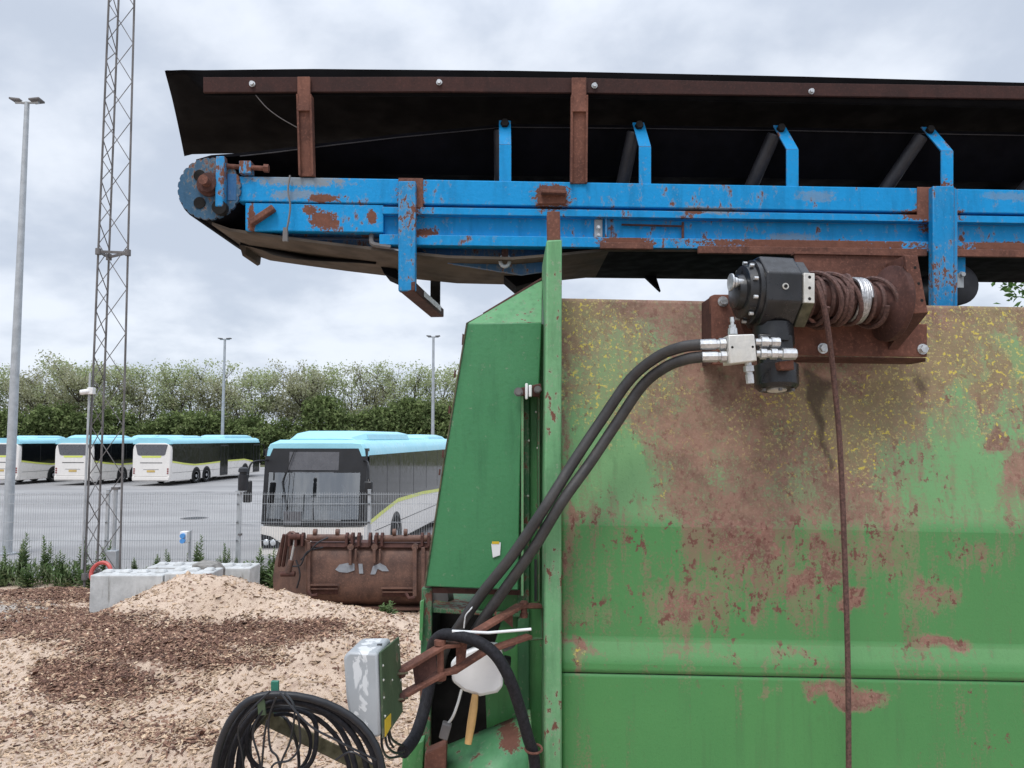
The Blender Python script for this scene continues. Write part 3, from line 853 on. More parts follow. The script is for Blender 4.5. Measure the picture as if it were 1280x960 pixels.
    for sx in (-1, 1):
        m = MB()
        for z in (.80, .93, 1.06): m.cyl((sx * 1.1, -.025, z), (sx * 1.1, .02, z), .05, 12)
        obj('tail_light', m, M['lens_red'], b, local=True)
    # front: curved in plan
    def front(z0, z1, xh, proud, mat, name, par, zc=None):
        m = MB(); n = 14; A = []; B = []
        for rz in (z0, z1):
            for k in range(n + 1):
                u = -1 + 2 * k / n; x = u * xh
                A.append(Vector((x, L + proud + .16 * (1 - u * u) - .10 * max(0, rz - 1.0), rz))); B.append(Vector((x, L - .3, rz)))
        vs = A + B; N = n + 1; fs = []
        for k in range(n):
            fs += [(k, k + 1, N + k + 1, N + k), (N + k, N + k + 1, 3 * N + k + 1, 3 * N + k), (k, 2 * N + k, 2 * N + k + 1, k + 1)]
        fs += [(0, N, 3 * N, 2 * N), (n, 2 * N + n, 3 * N + n, N + n)]
        m.add(vs, fs)
        return obj(name, m, mat, par, local=True, ang=50)
    ws = front(1.02, 2.78, 1.235, .03, M['bus_black'], 'front_frame', b)
    cab = front(1.13, 2.24, 1.14, .034, M['bus_inside'], 'cab_lining', ws)
    front(1.13, 1.36, 1.12, .042, M['bus_dash'], 'dashboard', ws)
    for x, w, z0, z1 in ((-.62, .20, 1.37, 1.95), (.05, .22, 1.37, 1.80), (.52, .18, 1.37, 1.85), (-.2, .1, 1.37, 1.62)):
        m = MB(); yy = L + .04 + .16 * (1 - (x / 1.14) ** 2); q = [(-w, 0), (w, 0), (w * .9, .8), (w * .5, 1), (-w * .5, 1), (-w * .9, .8)]
        A = [Vector((x + a, yy - .10 * max(0, z0 + (z1 - z0) * c - 1.0) - .10 * abs(a), z0 + (z1 - z0) * c)) for a, c in q]
        m.loft(A, [v - Vector((0, .05, 0)) for v in A]); obj('seat', m, M['bus_seat'], ws, local=True)
    front(1.16, 2.22, 1.10, .075, M['bus_windscreen'], 'windscreen', ws)
    front(2.28, 2.70, .98, .052, M['bus_grey'], 'destination_panel', ws)
    fb = front(.32, .98, 1.23, .05, M['bus_body'], 'front_bumper', b)
    for sx in (-1, 1):
        m = MB(); q = [(sx * 1.19, .48), (sx * .72, .50), (sx * .70, .62), (sx * .95, .76), (sx * 1.21, .80)]
        yy = lambda x: L + .065 + .16 * (1 - (x / 1.23) ** 2)
        m.loft([Vector((x, yy(x) + .012, z)) for x, z in q], [Vector((x, L - .1, z)) for x, z in q])
        h = obj('headlight', m, M['bus_black'], b, local=True)
        m = MB()
        for x in (sx * 1.06, sx * .88): m.ball((x, yy(x) + .01, .62), (.075, .03, .075), 12)
        obj('lens', m, M['lens_white'], h, local=True)
        m = MB(); m.tube(spline([(sx * 1.16, L - .10, 2.5), (sx * 1.38, L + .28, 2.45), (sx * 1.42, L + .38, 2.1)], 5), .022, 6); mi = None
        ma = obj('mirror_arm', m, M['bus_black'], b, local=True)
        m = MB(); m.box(sx * 1.42 - .10, sx * 1.42 + .10, L + .33, L + .43, 1.55, 2.05); obj('mirror', m, M['bus_black'], ma, local=True, bevel=.03)
    m = MB(); m.tube([(.5, L + .225, 1.15), (.72, L + .09, 2.0), (.45, L + .045, 2.75)], .012, 5); m.tube([(-.1, L + .22, 1.15), (-.05, L + .17, 1.6)], .012, 5)
    obj('wiper', m, M['bus_black'], ws, local=True)
    m = MB(); m.box(.20, .62, L + .17, L + .215, 1.04, 1.34); obj('white_notice', m, M['bus_grey'], ws, local=True)
    return b
bus = make_bus()
yaw = R(-5.2)
def put_bus(o, px, Y, rz, label, dz=0):
    p = at(px, 547, Y); o.location = (p.x, Y, dz); o.rotation_euler.z = rz
    tag(o, label, 'bus', 'cream and pale blue buses in the parking lot'); return o
put_bus(bus, 190, 48.0, yaw, 'cream rear of pale blue roofed bus, rightmost of three parked side by side')
put_bus(copy_tree(bus), 92.5, 48.6, yaw, 'cream bus seen from behind, partly hidden by the lattice mast')
put_bus(copy_tree(bus), 2, 49.2, yaw, 'cream bus cut by the photo edge behind the grey lamp post')
fb = copy_tree(bus)
L_ = 13.45; c0 = at(391, 600, 17.9)
rz = R(180) - R(6.0)
d = Vector((-math.sin(rz), math.cos(rz), 0)) * L_
fb.location = (c0.x - d.x, 17.9 - d.y, -.03); fb.rotation_euler.z = rz
tag(fb, 'bus facing the camera with large dark windscreen, parked behind the rusty bucket', 'bus', 'cream and pale blue buses in the parking lot')

p = gnd(243, 648)
dr = thing('drain_cover', (p.x, p.y, 0), 'dark round drain cover in the asphalt between the mast and the front-facing bus', 'drain cover')
m = MB(); m.cyl((p.x, p.y, .006), (p.x, p.y, .016), .40, 28); obj('cover_plate', m, M['bus_black'], dr)
m = MB(); m.lathe((p.x, p.y, .005), (p.x, p.y, .014), [(0, .42), (0, .50), (1, .49), (1, .42)], 28); obj('cover_ring', m, M['mast'], dr)
# ------------------------------------------------------------------ lamp posts
def lamp_post(px, py_top, Y, r0, r1, label, mat, head):
    p = at(px, 600, Y); top = at(px, py_top, Y).z
    t = thing('lamp_post', (p.x, Y, 0), label, 'lamp post', 'lamp posts of the bus park')
    m = MB(); m.tube([(p.x, Y, 0), (p.x, Y, top * .35), (p.x, Y, top)], [r0, r0 * .85 + r1 * .15, r1], 14)
    po = obj('pole', m, mat, t)
    m = MB(); m.tube([(p.x, Y, .0), (p.x, Y, .05)], [r0 * 1.8, r0 * 1.8], 14); obj('base_plate', m, mat, po)
    m = MB(); m.tube([(p.x - head * .5, Y, top), (p.x + head * .5, Y, top)], r1 * .7, 8); obj('cross_arm', m, mat, t)
    for s in (-1, 1):
        m = MB(); cx = p.x + s * head * .42
        q = [(-.38, -.5), (.38, -.5), (.34, .5), (-.34, .5)]
        tl = .04 * s
        A = [Vector((cx + a * head * .6, Y + b * head * .5, top + .02 + a * tl)) for a, b in q]
        m.loft(A, [v + Vector((0, 0, .085 * head)) for v in A]); obj('lamp_head', m, M['mast'], t, bevel=.02 * head)
    return t
lamp_post(12.5, 128, 20.0, .118, .060, 'tall grey steel lamp post in front of the buses at the photo edge', M['galv'], .62)
lamp_post(276.5, 424, 62.0, .13, .09, 'slim grey lamp post standing behind the rightmost rear-facing bus', M['galv_far'], .8)
lamp_post(540.5, 421, 58.0, .13, .09, 'slim grey lamp post rising above the roof of the front-facing bus', M['galv_far'], .8)

# ------------------------------------------------------------------ lattice mast
def build_mast():
    Y = 15.0; b0 = at(129, 735, Y)
    t = thing('lattice_mast', (b0.x, Y, 0), 'tall rusty brown triangular lattice mast with crossed bracing', 'mast')
    zt = 14.6
    def leg(k, z):
        # tapers from .36 m half-width at the ground
        h = .312 - .0068 * z
        lean = -.003 * z
        cx = b0.x + (lean - .0)
        off = [(-h, -.10), (h, .0), (-h * 1.13, .42 - .008 * z)][k]
        return Vector((cx + off[0], Y + off[1], z))
    for k in range(3):
        m = MB(); m.tube([leg(k, z) for z in (-.2, 5, 10, zt)], .021, 8); obj('mast_leg', m, M['mast'], t)
    z = .35; bays = []
    while z < zt - 1:
        hgt_ = .98 - .018 * z; bays.append((z, z + hgt_)); z += hgt_
    for a, b in ((0, 1), (2, 0)):
        m = MB()
        for i, (z0, z1) in enumerate(bays):
            if a != 2:
                m.tube([leg(a, z0), leg(b, z1)], .0085, 5); m.tube([leg(b, z0), leg(a, z1)], .0085, 5)
            else:
                m.tube([leg(a, z0), leg(b, (z0 + z1) / 2)], .010, 5); m.tube([leg(b, (z0 + z1) / 2), leg(a, z1)], .010, 5)
        obj('cross_brace', m, M['mast'], t)
    zc = at(140, 316, Y).z
    for zz in (zc, .35):
        m = MB()
        for a, b in ((0, 1), (1, 2), (2, 0)): m.bar(leg(a, zz), leg(b, zz), .03, .05)
        for k in range(3): m.cyl(leg(k, zz - .06), leg(k, zz + .06), .055, 10)
        obj('joint_collar', m, M['mast'], t)
    m = MB(); q = lambda z: leg(0, z) + Vector((-.025, -.06, 0))
    m.tube([q(.5), q(3), q(4.25)], .022, 8); obj('conduit', m, M['galv'], t)
    c = at(112, 489, 14.8)
    m = MB(); m.box(c.x - .02, c.x + .09, 14.74, 14.86, c.z - .06, c.z + .07)
    cam = obj('camera_bracket', m, M['cctv'], t, bevel=.01)
    m = MB(); m.lathe((c.x - .14, 14.72, c.z - .03), (c.x + .02, 14.78, c.z + .0), [(0, .04), (.1, .05), (.9, .05), (1, .04)], 12)
    obj('security_camera', m, M['cctv'], cam)
build_mast()

# ------------------------------------------------------------------ mesh fence
def build_fence():
    Y = 16.25; X0 = at(-185, 600, Y).x; pitch = 162 / 960 * Y
    t = thing('mesh_fence', (X0, Y, 0), 'galvanised welded mesh fence between the yard and the bus park', 'fence')
    xp = at(462, 600, Y).x
    xs = [xp + k * pitch for k in range(-4, 3)]
    for i, x in enumerate(xs):
        m = MB(); m.box(x - .03, x + .03, Y - .03, Y + .03, -.1, 1.90)
        m.box(x - .034, x + .034, Y - .034, Y + .034, 1.90, 1.915)
        obj('fence_post', m, M['galv'], t)
        if i == len(xs) - 1: break
        m = MB(); x1 = x + pitch
        k = x + .06
        while k < x1 - .04:
            m.box(k - .0024, k + .0024, Y - .045, Y - .040, .05, 1.86); k += .05
        for z in (.10, .48, .86, 1.24, 1.62, 1.82):
            m.box(x - .02, x1 + .02, Y - .040, Y - .032, z - .004, z + .004); m.box(x - .02, x1 + .02, Y - .053, Y - .045, z - .004, z + .004)
        obj('fence_panel', m, M['galv'], t, smooth=False)
build_fence()

# ------------------------------------------------------------------ weeds along the fence
def make_weed(seed, h, stems, spread):
    rd = random.Random(seed)
    r = thing('weed', (0, 0, 0), None, None)
    sm = MB(); lm = MB()
    for s in range(stems):
        a = rd.uniform(0, 6.28); rr = rd.uniform(0, spread); hh = h * rd.uniform(.55, 1)
        b = Vector((math.cos(a) * rr, math.sin(a) * rr * .6, 0)); tip = b + Vector((rd.gauss(0, .07), rd.gauss(0, .07), hh))
        pts = [b, b.lerp(tip, .5) + Vector((rd.gauss(0, .02), rd.gauss(0, .02), 0)), tip]
        sm.tube(pts, [.007, .005, .003], 4)
        n = int(64 * hh / .9)
        for i in range(n):
            u = (i / n) ** .85; c = b.lerp(tip, u); an = i * 2.4 + rd.uniform(-.4, .4)
            L = (.20 * (1 - u) + .06) * rd.uniform(.6, 1.15)
            d = Vector((math.cos(an), math.sin(an), rd.uniform(.15, .8) + u * .5)).normalized()
            sd = d.cross(Vector((0, 0, 1))).normalized() * L * .24
            m1 = c + d * L * .5; m1.z += L * .06
            e = c + d * L; e.z -= L * .12
            lm.add([c, m1 + sd, e, m1 - sd], [(0, 1, 2, 3)])
    obj('stem', sm, M['leaf_weed'], r, local=True); obj('leaves', lm, M['leaf_weed'], r, local=True, smooth=False, recalc=False)
    return r
wp = [make_weed(1, 1.15, 3, .12), make_weed(2, .85, 6, .25), make_weed(3, .95, 4, .18)]
spots = [(-30, 16.0, 1, 1.1), (4, 15.9, 1, 1.0), (26, 16.0, 0, 1.0), (40, 15.7, 1, .75), (60, 16.05, 0, .95), (76, 15.9, 2, .9), (90, 15.8, 1, .65), (104, 15.9, 0, .95),
         (118, 15.7, 1, .9), (130, 16.0, 0, .85), (140, 15.9, 2, .8), (152, 15.8, 1, .6), (168, 16.0, 2, .7), (196, 15.9, 2, .8), (212, 16.05, 0, .7),
         (232, 16.0, 1, .8), (244, 16.0, 0, .95), (250, 15.9, 2, .85), (274, 16.0, 2, .75), (284, 16.0, 0, .8), (296, 16.05, 2, .7), (321, 15.3, 1, 1.1), (331, 15.2, 1, 1.05), (341, 15.35, 2, 1.05)]
for i, (px, Y, k, s) in enumerate(spots):
    o = copy_tree(wp[k]) if i not in (2, 1, 5) else wp[k]
    p = at(px, 700, Y); o.location = (p.x, Y, max(0, hgt(p.x, Y) - .05) if Y < 15.5 else .0); o.rotation_euler.z = random.uniform(0, 6.28); o.scale = (s, s, s)
    tag(o, 'leafy green weed, %s from the left along the mesh fence' % ORD[i], 'weed', 'tall weeds along the mesh fence')
lmb = MB(); g_ = random.Random(5)
for i in range(2600):
    px = g_.uniform(-40, 350); Y = 15.95 + g_.uniform(-.35, .45)
    if 105 < px < 320 and g_.random() < .55: continue
    p = at(px, 700, Y); h = g_.uniform(.08, .42) * (1.15 if px < 110 else .8); a = g_.uniform(0, 6.28); l = g_.uniform(.03, .12); w = g_.uniform(.008, .022)
    b = Vector((p.x, Y, max(0, h - g_.uniform(.06, .2)))); tp = Vector((p.x + math.cos(a) * l, Y + math.sin(a) * l, h)); sd = Vector((-math.sin(a), math.cos(a), 0)) * w
    mid = b.lerp(tp, .55) + Vector((0, 0, .02)); lmb.add([b, mid + sd, tp, mid - sd], [(0, 1, 2, 3)])
tag(obj('undergrowth', lmb, M['leaf_weed'], smooth=False, recalc=False), 'low green grass and nettles along the foot of the mesh fence', 'undergrowth', kind='stuff')
sw = make_weed(9, .32, 6, .10); p = gnd(482, 772, .12); sw.location = (p.x, p.y, hgt(p.x, p.y) - .02)
tag(sw, 'small yellow-green weed growing on bare sand before the bucket', 'weed')

# ------------------------------------------------------------------ concrete blocks
def block(x0, x1, Y, D, ztop, zb, knobs, label, skew=0):
    xc = (x0 + x1) / 2
    t = thing('concrete_block', (xc, Y, zb), label, 'concrete block', 'concrete stacking blocks by the fence')
    m = MB(); m.box(x0, x1, Y, Y + D, zb, ztop); obj('block_body', m, M['concrete'], t, bevel=.02)
    n = knobs
    for i in range(n):
        cx = x0 + (x1 - x0) * (i + .5) / n; cy = Y + D / 2
        m = MB(); r = .09
        A = [Vector((cx + a * r, cy + b * r, ztop)) for a, b in ((-1, -1), (1, -1), (1, 1), (-1, 1))]
        m.loft(A, [Vector((cx + (v.x - cx) * .62, cy + (v.y - cy) * .62, ztop + .045)) for v in A])
        obj('knob', m, M['concrete'], t, bevel=.012)
def bx(px, Y): return at(px, 720, Y).x
block(bx(112.5, 13.0), bx(203, 13.0), 13.0, .6, at(150, 719, 13.0).z, -.05, 4, 'pale concrete block nearest the lattice mast, in the front row')
block(bx(204.5, 13.0), bx(262, 13.0), 13.02, .6, at(230, 717, 13.0).z, -.05, 3, 'pale concrete block half buried behind the peak of the sand heap')
block(bx(183, 14.3), bx(247, 14.3), 14.3, .6, at(220, 709, 14.3).z, -.05, 3, 'grey concrete block in the back row behind the front blocks')
block(bx(248, 14.3), bx(312.5, 14.3), 14.28, .6, at(280, 710, 14.3).z, -.05, 3, 'stained concrete block at the end of the back row, nearest the bucket')
# broken grey slab leaning on the blocks
m = MB(); a = [at(236, 728, 13.4), at(268, 733, 13.4), at(269, 716, 13.4), at(262, 708, 13.4), at(240, 705, 13.4)]
m.prism(a, .5); tag(obj('broken_slab', m, m_plain('grey_broken_concrete', (.22, .21, .195), .9, 0, .3, 9, .3, .2), bevel=.02), 'dark grey broken concrete lump leaning between the concrete blocks', 'rubble')
# red ring
m = MB(); c = at(126, 716, 13.9); m.tube([c + Vector((math.cos(a) * .17, .06 * math.sin(a), math.sin(a) * .17)) for a in [k * math.pi / 14 for k in range(28)]], .036, 8, closed=True)
tag(obj('red_hose_ring', m, M['red']), 'short curved red pipe standing behind the front concrete block', 'pipe')
# posts by the fence
def thin_post(name, px, py_top, Y, r, label, cat):
    p = at(px, 690, Y); t = thing(name, (p.x, Y, 0), label, cat)
    zt = at(px, py_top, Y).z
    m = MB(); m.cyl((p.x, Y, 0), (p.x, Y, zt), r, 10); obj('pole', m, M['galv'], t)
    return t, p.x, zt
t, x, z = thin_post('sensor_post', 299.5, 612, 15.7, .022, 'thin grey pole with a tall black cylindrical head beside the buses', 'sensor post')
m = MB(); zb, zt = at(303, 613, 15.7).z, at(303, 584, 15.7).z; cx = at(304, 600, 15.7).x
m.lathe((cx, 15.7, zb), (cx, 15.7, zt), [(0, .085), (.02, .10), (.68, .10), (.70, .075), (.78, .075), (.80, .105), (.95, .09), (1, .05)], 16); hd = obj('sensor_head', m, M['rubber'], t)
m = MB(); m.box(x - .09, x + .09, 15.62, 15.78, zb - .03, zb); obj('bracket', m, M['galv'], hd)
m = MB(); zc = at(300, 668, 15.7).z; m.cyl((x, 15.7, zc - .02), (x, 15.7, zc + .02), .045, 10); obj('clamp', m, M['mast'], t)
t, x, z = thin_post('socket_post', 237, 663, 15.8, .028, 'short grey post carrying a small blue and white socket box', 'socket post')
m = MB(); zc = at(233, 672, 15.7).z; cx = at(231.5, 672, 15.7).x; m.box(cx - .07, cx + .07, 15.6, 15.76, zc - .10, zc + .13); sb = obj('socket_box', m, M['cctv'], t, bevel=.012)
m = MB(); m.cyl((cx, 15.55, zc + .05), (cx, 15.61, zc + .05), .05, 12); m.cyl((cx, 15.55, zc - .05), (cx, 15.61, zc - .05), .05, 12); obj('socket', m, M['bluebox'], sb)
t, x, z = thin_post('steel_post', 142, 612, 15.6, .04, 'grey square steel post standing inside the mast legs by the fence', 'post')
m = MB(); m.box(x - .1, x + .1, 15.5, 15.7, 0, .75); obj('base_box', m, M['galv'], t, bevel=.01)
m = MB(); m.box(x - .07, x + .07, 15.55, 15.65, z, z + .05); obj('cap', m, M['mast'], t)
# ------------------------------------------------------------------ loader bucket
def build_bucket():
    Y = 13.3
    pt = lambda x, y, d=0: at(x, y, Y + d)
    base = at(440, 752, Y)
    t = thing('loader_bucket', (base.x, Y, 0), 'big rusty brown loader bucket lying on the sand, hinged lid tubes on top', 'loader bucket')
    # back sheet: profile swept along X.  (dy, photo y)
    prof = [(.12, 682), (.03, 690), (0, 704), (-.01, 722), (0, 738), (.08, 750), (.25, 757)]
    x0, x1 = 383, 556
    def sheet(xa, xb, prof, th):
        A = []; B = []
        for d, y in prof:
            A.append(at(xa, y, Y + d)); B.append(at(xb, y, Y + d))
        for a, b in zip(A, B): a.x, b.x = at(xa, 720, Y).x, at(xb, 720, Y).x
        m = MB(); n = len(A)
        C = A + [a + Vector((0, th, .0)) for a in A[::-1]]
        D = B + [b + Vector((0, th, .0)) for b in B[::-1]]
        return m.loft(C, D)
    obj('back_sheet', sheet(x0, x1, prof, .03), M['rust_bucket'], t)
    # left end plate, bulging: seen obliquely, running back from the front corner
    pl = [(383, 676, -.03), (362, 664, .3), (352, 672, .75), (344, 700, .95), (341, 722, .98), (342, 742, .9), (352, 748, .55), (383, 757, .02)]
    A = [at(x, y, Y + d) for x, y, d in pl]
    m = MB(); m.loft(A, [a + Vector((.06, .03, 0)) for a in A]); obj('end_plate', m, M['rust_bucket'], t)
    m = MB(); B = [at(x, y, Y + d) for x, y, d in ((556, 676, 0), (556, 664, .4), (556, 700, 1.0), (556, 745, .9), (556, 757, .02))]
    m.loft(B, [a - Vector((.05, 0, 0)) for a in B]); obj('end_plate', m, M['rust_bucket'], t)
    # floor, rear lip
    m = MB(); a, b = at(383, 757, Y), at(556, 757, Y)
    m.box(a.x, b.x, Y + .05, Y + 1.15, .06, .10); obj('floor_plate', m, M['rust_bucket'], t)
    # top plate (lid edge) and tubes
    m = MB(); m.prism([pt(386, 684, .0), pt(556, 685, .0), pt(556, 679, .05), pt(386, 678, .05)], .4); obj('top_plate', m, M['rust_dark'], t, bevel=.01)
    for xa, xb, y, r in ((384, 442, 672, .058), (468, 534, 673, .058), (534, 560, 672, .05)):
        m = MB(); m.cyl(pt(xa, y, .05), pt(xb, y, .05), r, 14); obj('hinge_tube', m, M['rust_bucket'], t)
    for x in (363, 371, 379, 434, 441, 449, 463, 471, 478, 528, 536):
        m = MB(); w = .022; c = pt(x, 672, .02)
        q = [(-.08, -.14), (.09, -.14), (.10, .02), (.06, .08), (-.02, .09), (-.08, .04)]
        m.loft([c + Vector((-w, a, b)) for a, b in q], [c + Vector((w, a, b)) for a, b in q]); obj('hinge_lug', m, M['rust_dark'], t, bevel=.006)
    for x in (394, 422, 493, 507):
        m = MB(); c = pt(x, 665, .04); m.cyl(c + Vector((-.03, 0, 0)), c + Vector((.03, 0, 0)), .055, 12); obj('grease_boss', m, M['rust_bucket'], t)
    # vertical ribs
    for x, ya, yb, w in ((386.5, 678, 752, .05), (438, 686, 706, .05), (445, 686, 700, .035), (468, 686, 704, .05), (475, 686, 700, .03), (518.5, 684, 745, .07), (529, 684, 750, .06)):
        m = MB(); a, b = pt(x, ya, -.05), pt(x, yb, -.05); m.bar(a, b, w, .07, (0, 1, 0)); obj('rib', m, M['rust_bucket'], t, bevel=.008)
    for x in (438, 468, 518.5):
        m = MB(); c = pt(x, 684, -.07); m.cyl(c, c + Vector((0, .1, 0)), .055, 14); obj('rib_boss', m, M['rust_bucket'], t)
    # pads
    for xa, xb, y0, y1 in ((388, 422, 730, 743), (478, 516, 734, 746)):
        m = MB(); m.prism([pt(xa, y0, -.045), pt(xb, y0, -.045), pt(xb, y1, -.0), pt(xa, y1, -.0)], .06)
        p = obj('wear_pad', m, M['rust_dark'], t, bevel=.01)
        m = MB(); m.bar(pt(xa - 2, y0 + 1, -.06), pt(xb + 2, y0 + 1, -.06), .03, .03); m.bar(pt(xa, y0 + 6, -.05), pt(xb, y0 + 6, -.05), .02, .02); obj('pad_edge', m, M['rust_bucket'], p)
        m = MB(); c = pt(xa + 3 if xa < 400 else xb - 3, y1 - 1, -.08); m.tube([c + Vector((-.08, 0, .05)), c + Vector((-.02, -.03, -.03)), c + Vector((.08, -.02, -.02))], .03, 8); obj('hook', m, M['rust_dark'], p)
    # grey paint remains
    g = m_plain('grey_paint_remains', (.24, .26, .29), .6, 0, .15, 14, .1)
    m = MB()
    for poly in ([(419, 712), (424, 706), (434, 704), (443, 705), (443, 713), (434, 716), (424, 715)], [(448, 705), (453, 705), (454, 717), (449, 717)], [(463, 718), (466, 708), (475, 704), (482, 708), (486, 714), (478, 714), (472, 711), (469, 718)]):
        m.prism([pt(x, y, -.022) for x, y in poly], .03)
    obj('paint_mark', m, g, t)
    # hydraulic ram on the end plate
    r0, r1, r2 = at(369.5, 671, Y - .03), at(364, 700, Y + .0), at(360, 716, Y + .0)
    m = MB(); m.cyl(r1, r2, .052, 12); ram = obj('ram_cylinder', m, M['rust_bucket'], t)
    m = MB(); m.cyl(r0, r1, .024, 10); obj('ram_rod', m, M['zinc'], ram)
    m = MB(); m.cyl(r2 + Vector((-.12, 0, -.02)), r2 + Vector((.12, 0, -.02)), .045, 10); obj('ram_pin', m, M['rust_dark'], ram)
    m = MB(); m.cyl(r0 + Vector((-.09, 0, 0)), r0 + Vector((.09, 0, 0)), .05, 10); obj('ram_pin', m, M['rust_dark'], ram)
    for pts in ([(376, 700, 0), (388, 688, -.1), (398, 678, -.12), (410, 672, 0)], [(366, 708, 0), (376, 706, -.12), (384, 690, -.1), (404, 684, -.05)], [(370, 700, 0), (375, 718, -.05), (371, 735, .0)]):
        m = MB(); m.tube(spline([at(x, y, Y + d - .05) for x, y, d in pts], 6), .014, 6); obj('bucket_hose', m, M['rubber'], t)
    for d, xs in ((.12, (351, 371)), (.3, (356, 378))):
        m = MB(); m.bar(at(xs[0] + 4, 668, Y + d), at(xs[0] - 2, 708, Y + d + .2), .05, .05, (0, 1, 0)); obj('rib', m, M['rust_dark'], t, bevel=.008)
build_bucket()
# ------------------------------------------------------------------ belt conveyor
def build_conveyor():
    XR = 1560
    b0 = cv(700, 303)
    t = thing('belt_conveyor', (b0.x, 2.75, b0.z), 'long blue belt conveyor under a black rubber cover, above the green hopper', 'conveyor')
    W = .48                                                # to the far side frame
    for side in (0, 1):
        dy = 0 if side == 0 else W
        th = .05
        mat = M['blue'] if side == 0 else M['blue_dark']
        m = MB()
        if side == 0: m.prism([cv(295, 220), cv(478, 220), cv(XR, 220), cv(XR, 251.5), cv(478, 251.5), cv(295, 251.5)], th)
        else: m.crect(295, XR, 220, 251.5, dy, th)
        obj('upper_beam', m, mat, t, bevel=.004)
        m = MB(); m.crect(525 if side == 0 else 300, XR, 255.5, 264.5, dy - .004, .06); m.crect(478, 525, 255.5, 264.5, dy - .001, .06) if side == 0 else None
        lo = obj('lower_channel_flange', m, mat, t, bevel=.002)
        m = MB(); m.crect(478, XR, 264.5, 291, dy + .034, .02); obj('lower_channel_web', m, mat, lo)
        m = MB(); m.crect(474, XR, 290, 303, dy + .002, .052); obj('lower_channel_flange', m, mat, t, bevel=.002)
    m = MB(); m.crect(306, 479, 252.8, 287.5, .004, .04); obj('end_plate', m, M['blue'], t, bevel=.003)
    # angle iron remains, rust
    for xa, xb, y0, y1 in ((872, 1157, 300.5, 310), (1189, XR, 300.5, 310), (750, 816, 297.5, 305.5)):
        m = MB(); m.crect(xa, xb, y0, y1, -.012, .016); obj('rusty_strip', m, M['rust'], t, bevel=.002)
    m = MB(); m.bar(cm(314, 281, -.012), cm(344, 261, -.012), .022, .030, (0, 1, 0)); obj('diagonal_brace', m, M['rust'], t, bevel=.004)
    m = MB(); m.prism([cm(674, 233, -.006), cm(706, 233, -.006), cm(709, 243, -.006), cm(706, 255, -.006), cm(672, 255, -.006)], .008); pd = obj('welded_pad', m, M['rust'], t)
    m = MB(); m.prism([cm(676, 241, -.04), cm(707, 242, -.04), cm(707, 246, -.04), cm(676, 245, -.04)], .036); obj('lip', m, M['rust'], pd, bevel=.003)
    # splice plates with bolts, rod
    m = MB(); m.prism([cm(744, 272, .026), cm(754, 272, .026), cm(754, 296, .026), cm(744, 296, .026)], .008); sp = obj('splice_plate', m, M['galv_far'], t)
    m = MB(); m.bolt(cm(749, 282, .026), .006, .008); m.bolt(cm(749, 292, .026), .005, .008); obj('bolt', m, M['zinc'], sp)
    m = MB(); m.prism([cm(757, 270, .01), cm(759, 270, .01), cm(759, 297, .01), cm(757, 297, .01)], .02); obj('gusset', m, M['blue_worn'], t)
    m = MB(); m.tube([cm(778, 279, .02), cm(855, 281, .02)], .004, 6); m.tube([cm(855, 276, .02), cm(855, 306, .02)], .005, 6); obj('greasing_pipe', m, M['rust_dark'], t)
    # ---- end pulley
    pc = cm(262, 236, 0)
    ax = Vector((0, 1, 0)); r = .112
    m = MB(); m.lathe(pc + ax * .01, pc + ax * (W + .03), [(0, .02), (0, r * .96), (.02, r), (.98, r), (1, r * .96), (1, .02)], 44); pu = obj('end_pulley', m, M['belt_dark'], t)
    # slotted blue end disc: a scalloped plate with two round windows
    bm = MB(); n = 96; pts = []
    for k in range(n):
        a = 2 * math.pi * k / n; rr = r * (1.01 if k % 4 else .965); pts.append(pc + Vector((rr * math.cos(a), -.004, rr * math.sin(a))))
    bm.prism(pts, .012); dsc = obj('pulley_disc', bm, M['disc'], pu)
    for a, b in ((250, 220), (250, 254)):
        m = MB(); c = cm(a, b, -.006); m.cyl(c, c + ax * .006, .021, 20); obj('disc_opening', m, M['dark'], dsc)
    m = MB(); c = cm(263, 232, -.005); m.lathe(c, c - ax * .05, [(0, .043), (.25, .043), (.3, .037), (.6, .034), (.62, .02), (.62, .012)], 24); hb = obj('bearing', m, M['rust_dark'], t)
    m = MB(); m.cyl(c - ax * .03, c - ax * .062, .017, 18); obj('shaft_end', m, M['rust'], hb)
    # take-up yoke
    m = MB(); m.prism([cm(274, 199, -.035), cm(285, 199, -.035), cm(284, 262, -.035), cm(273, 262, -.035)], .034); obj('take_up_bar', m, M['blue_worn'], t, bevel=.005)
    m = MB(); c = cm(278, 262, -.033); m.lathe(c, c + ax * .03, [(0, .012), (0, .026), (1, .026), (1, .01)], 18); obj('take_up_eye', m, M['dark'], t)
    m = MB(); m.prism([cm(285, 218, -.01), cm(297, 218, -.01), cm(297, 252, -.01), cm(285, 252, -.01)], .05); obj('take_up_guide', m, M['blue_dark'], t, bevel=.003)
    m = MB(); m.prism([cm(301, 203, -.02), cm(316, 203, -.02), cm(316, 219, -.02), cm(301, 219, -.02)], .04); obj('take_up_block', m, M['blue_worn'], t, bevel=.003)
    m = MB(); m.tube([cm(282, 209, -.01), cm(336, 212, -.01)], .009, 10); m.cyl(cm(331, 211.5, -.01), cm(337, 212, -.01), .015, 6); obj('tension_screw', m, M['rust'], t)
    # ---- carrying belt: rises from the pulley to the troughing rollers
    def edge(px, py, d=.012): return cm(px, py, d)
    prof_px = [(245, 203), (264, 197.5), (300, 195), (345, 190), (400, 183), (500, 171), (630, 158.5), (800, 160), (1000, 163), (1180, 167), (1400, 171), (XR, 174)]
    A = []; tr = []
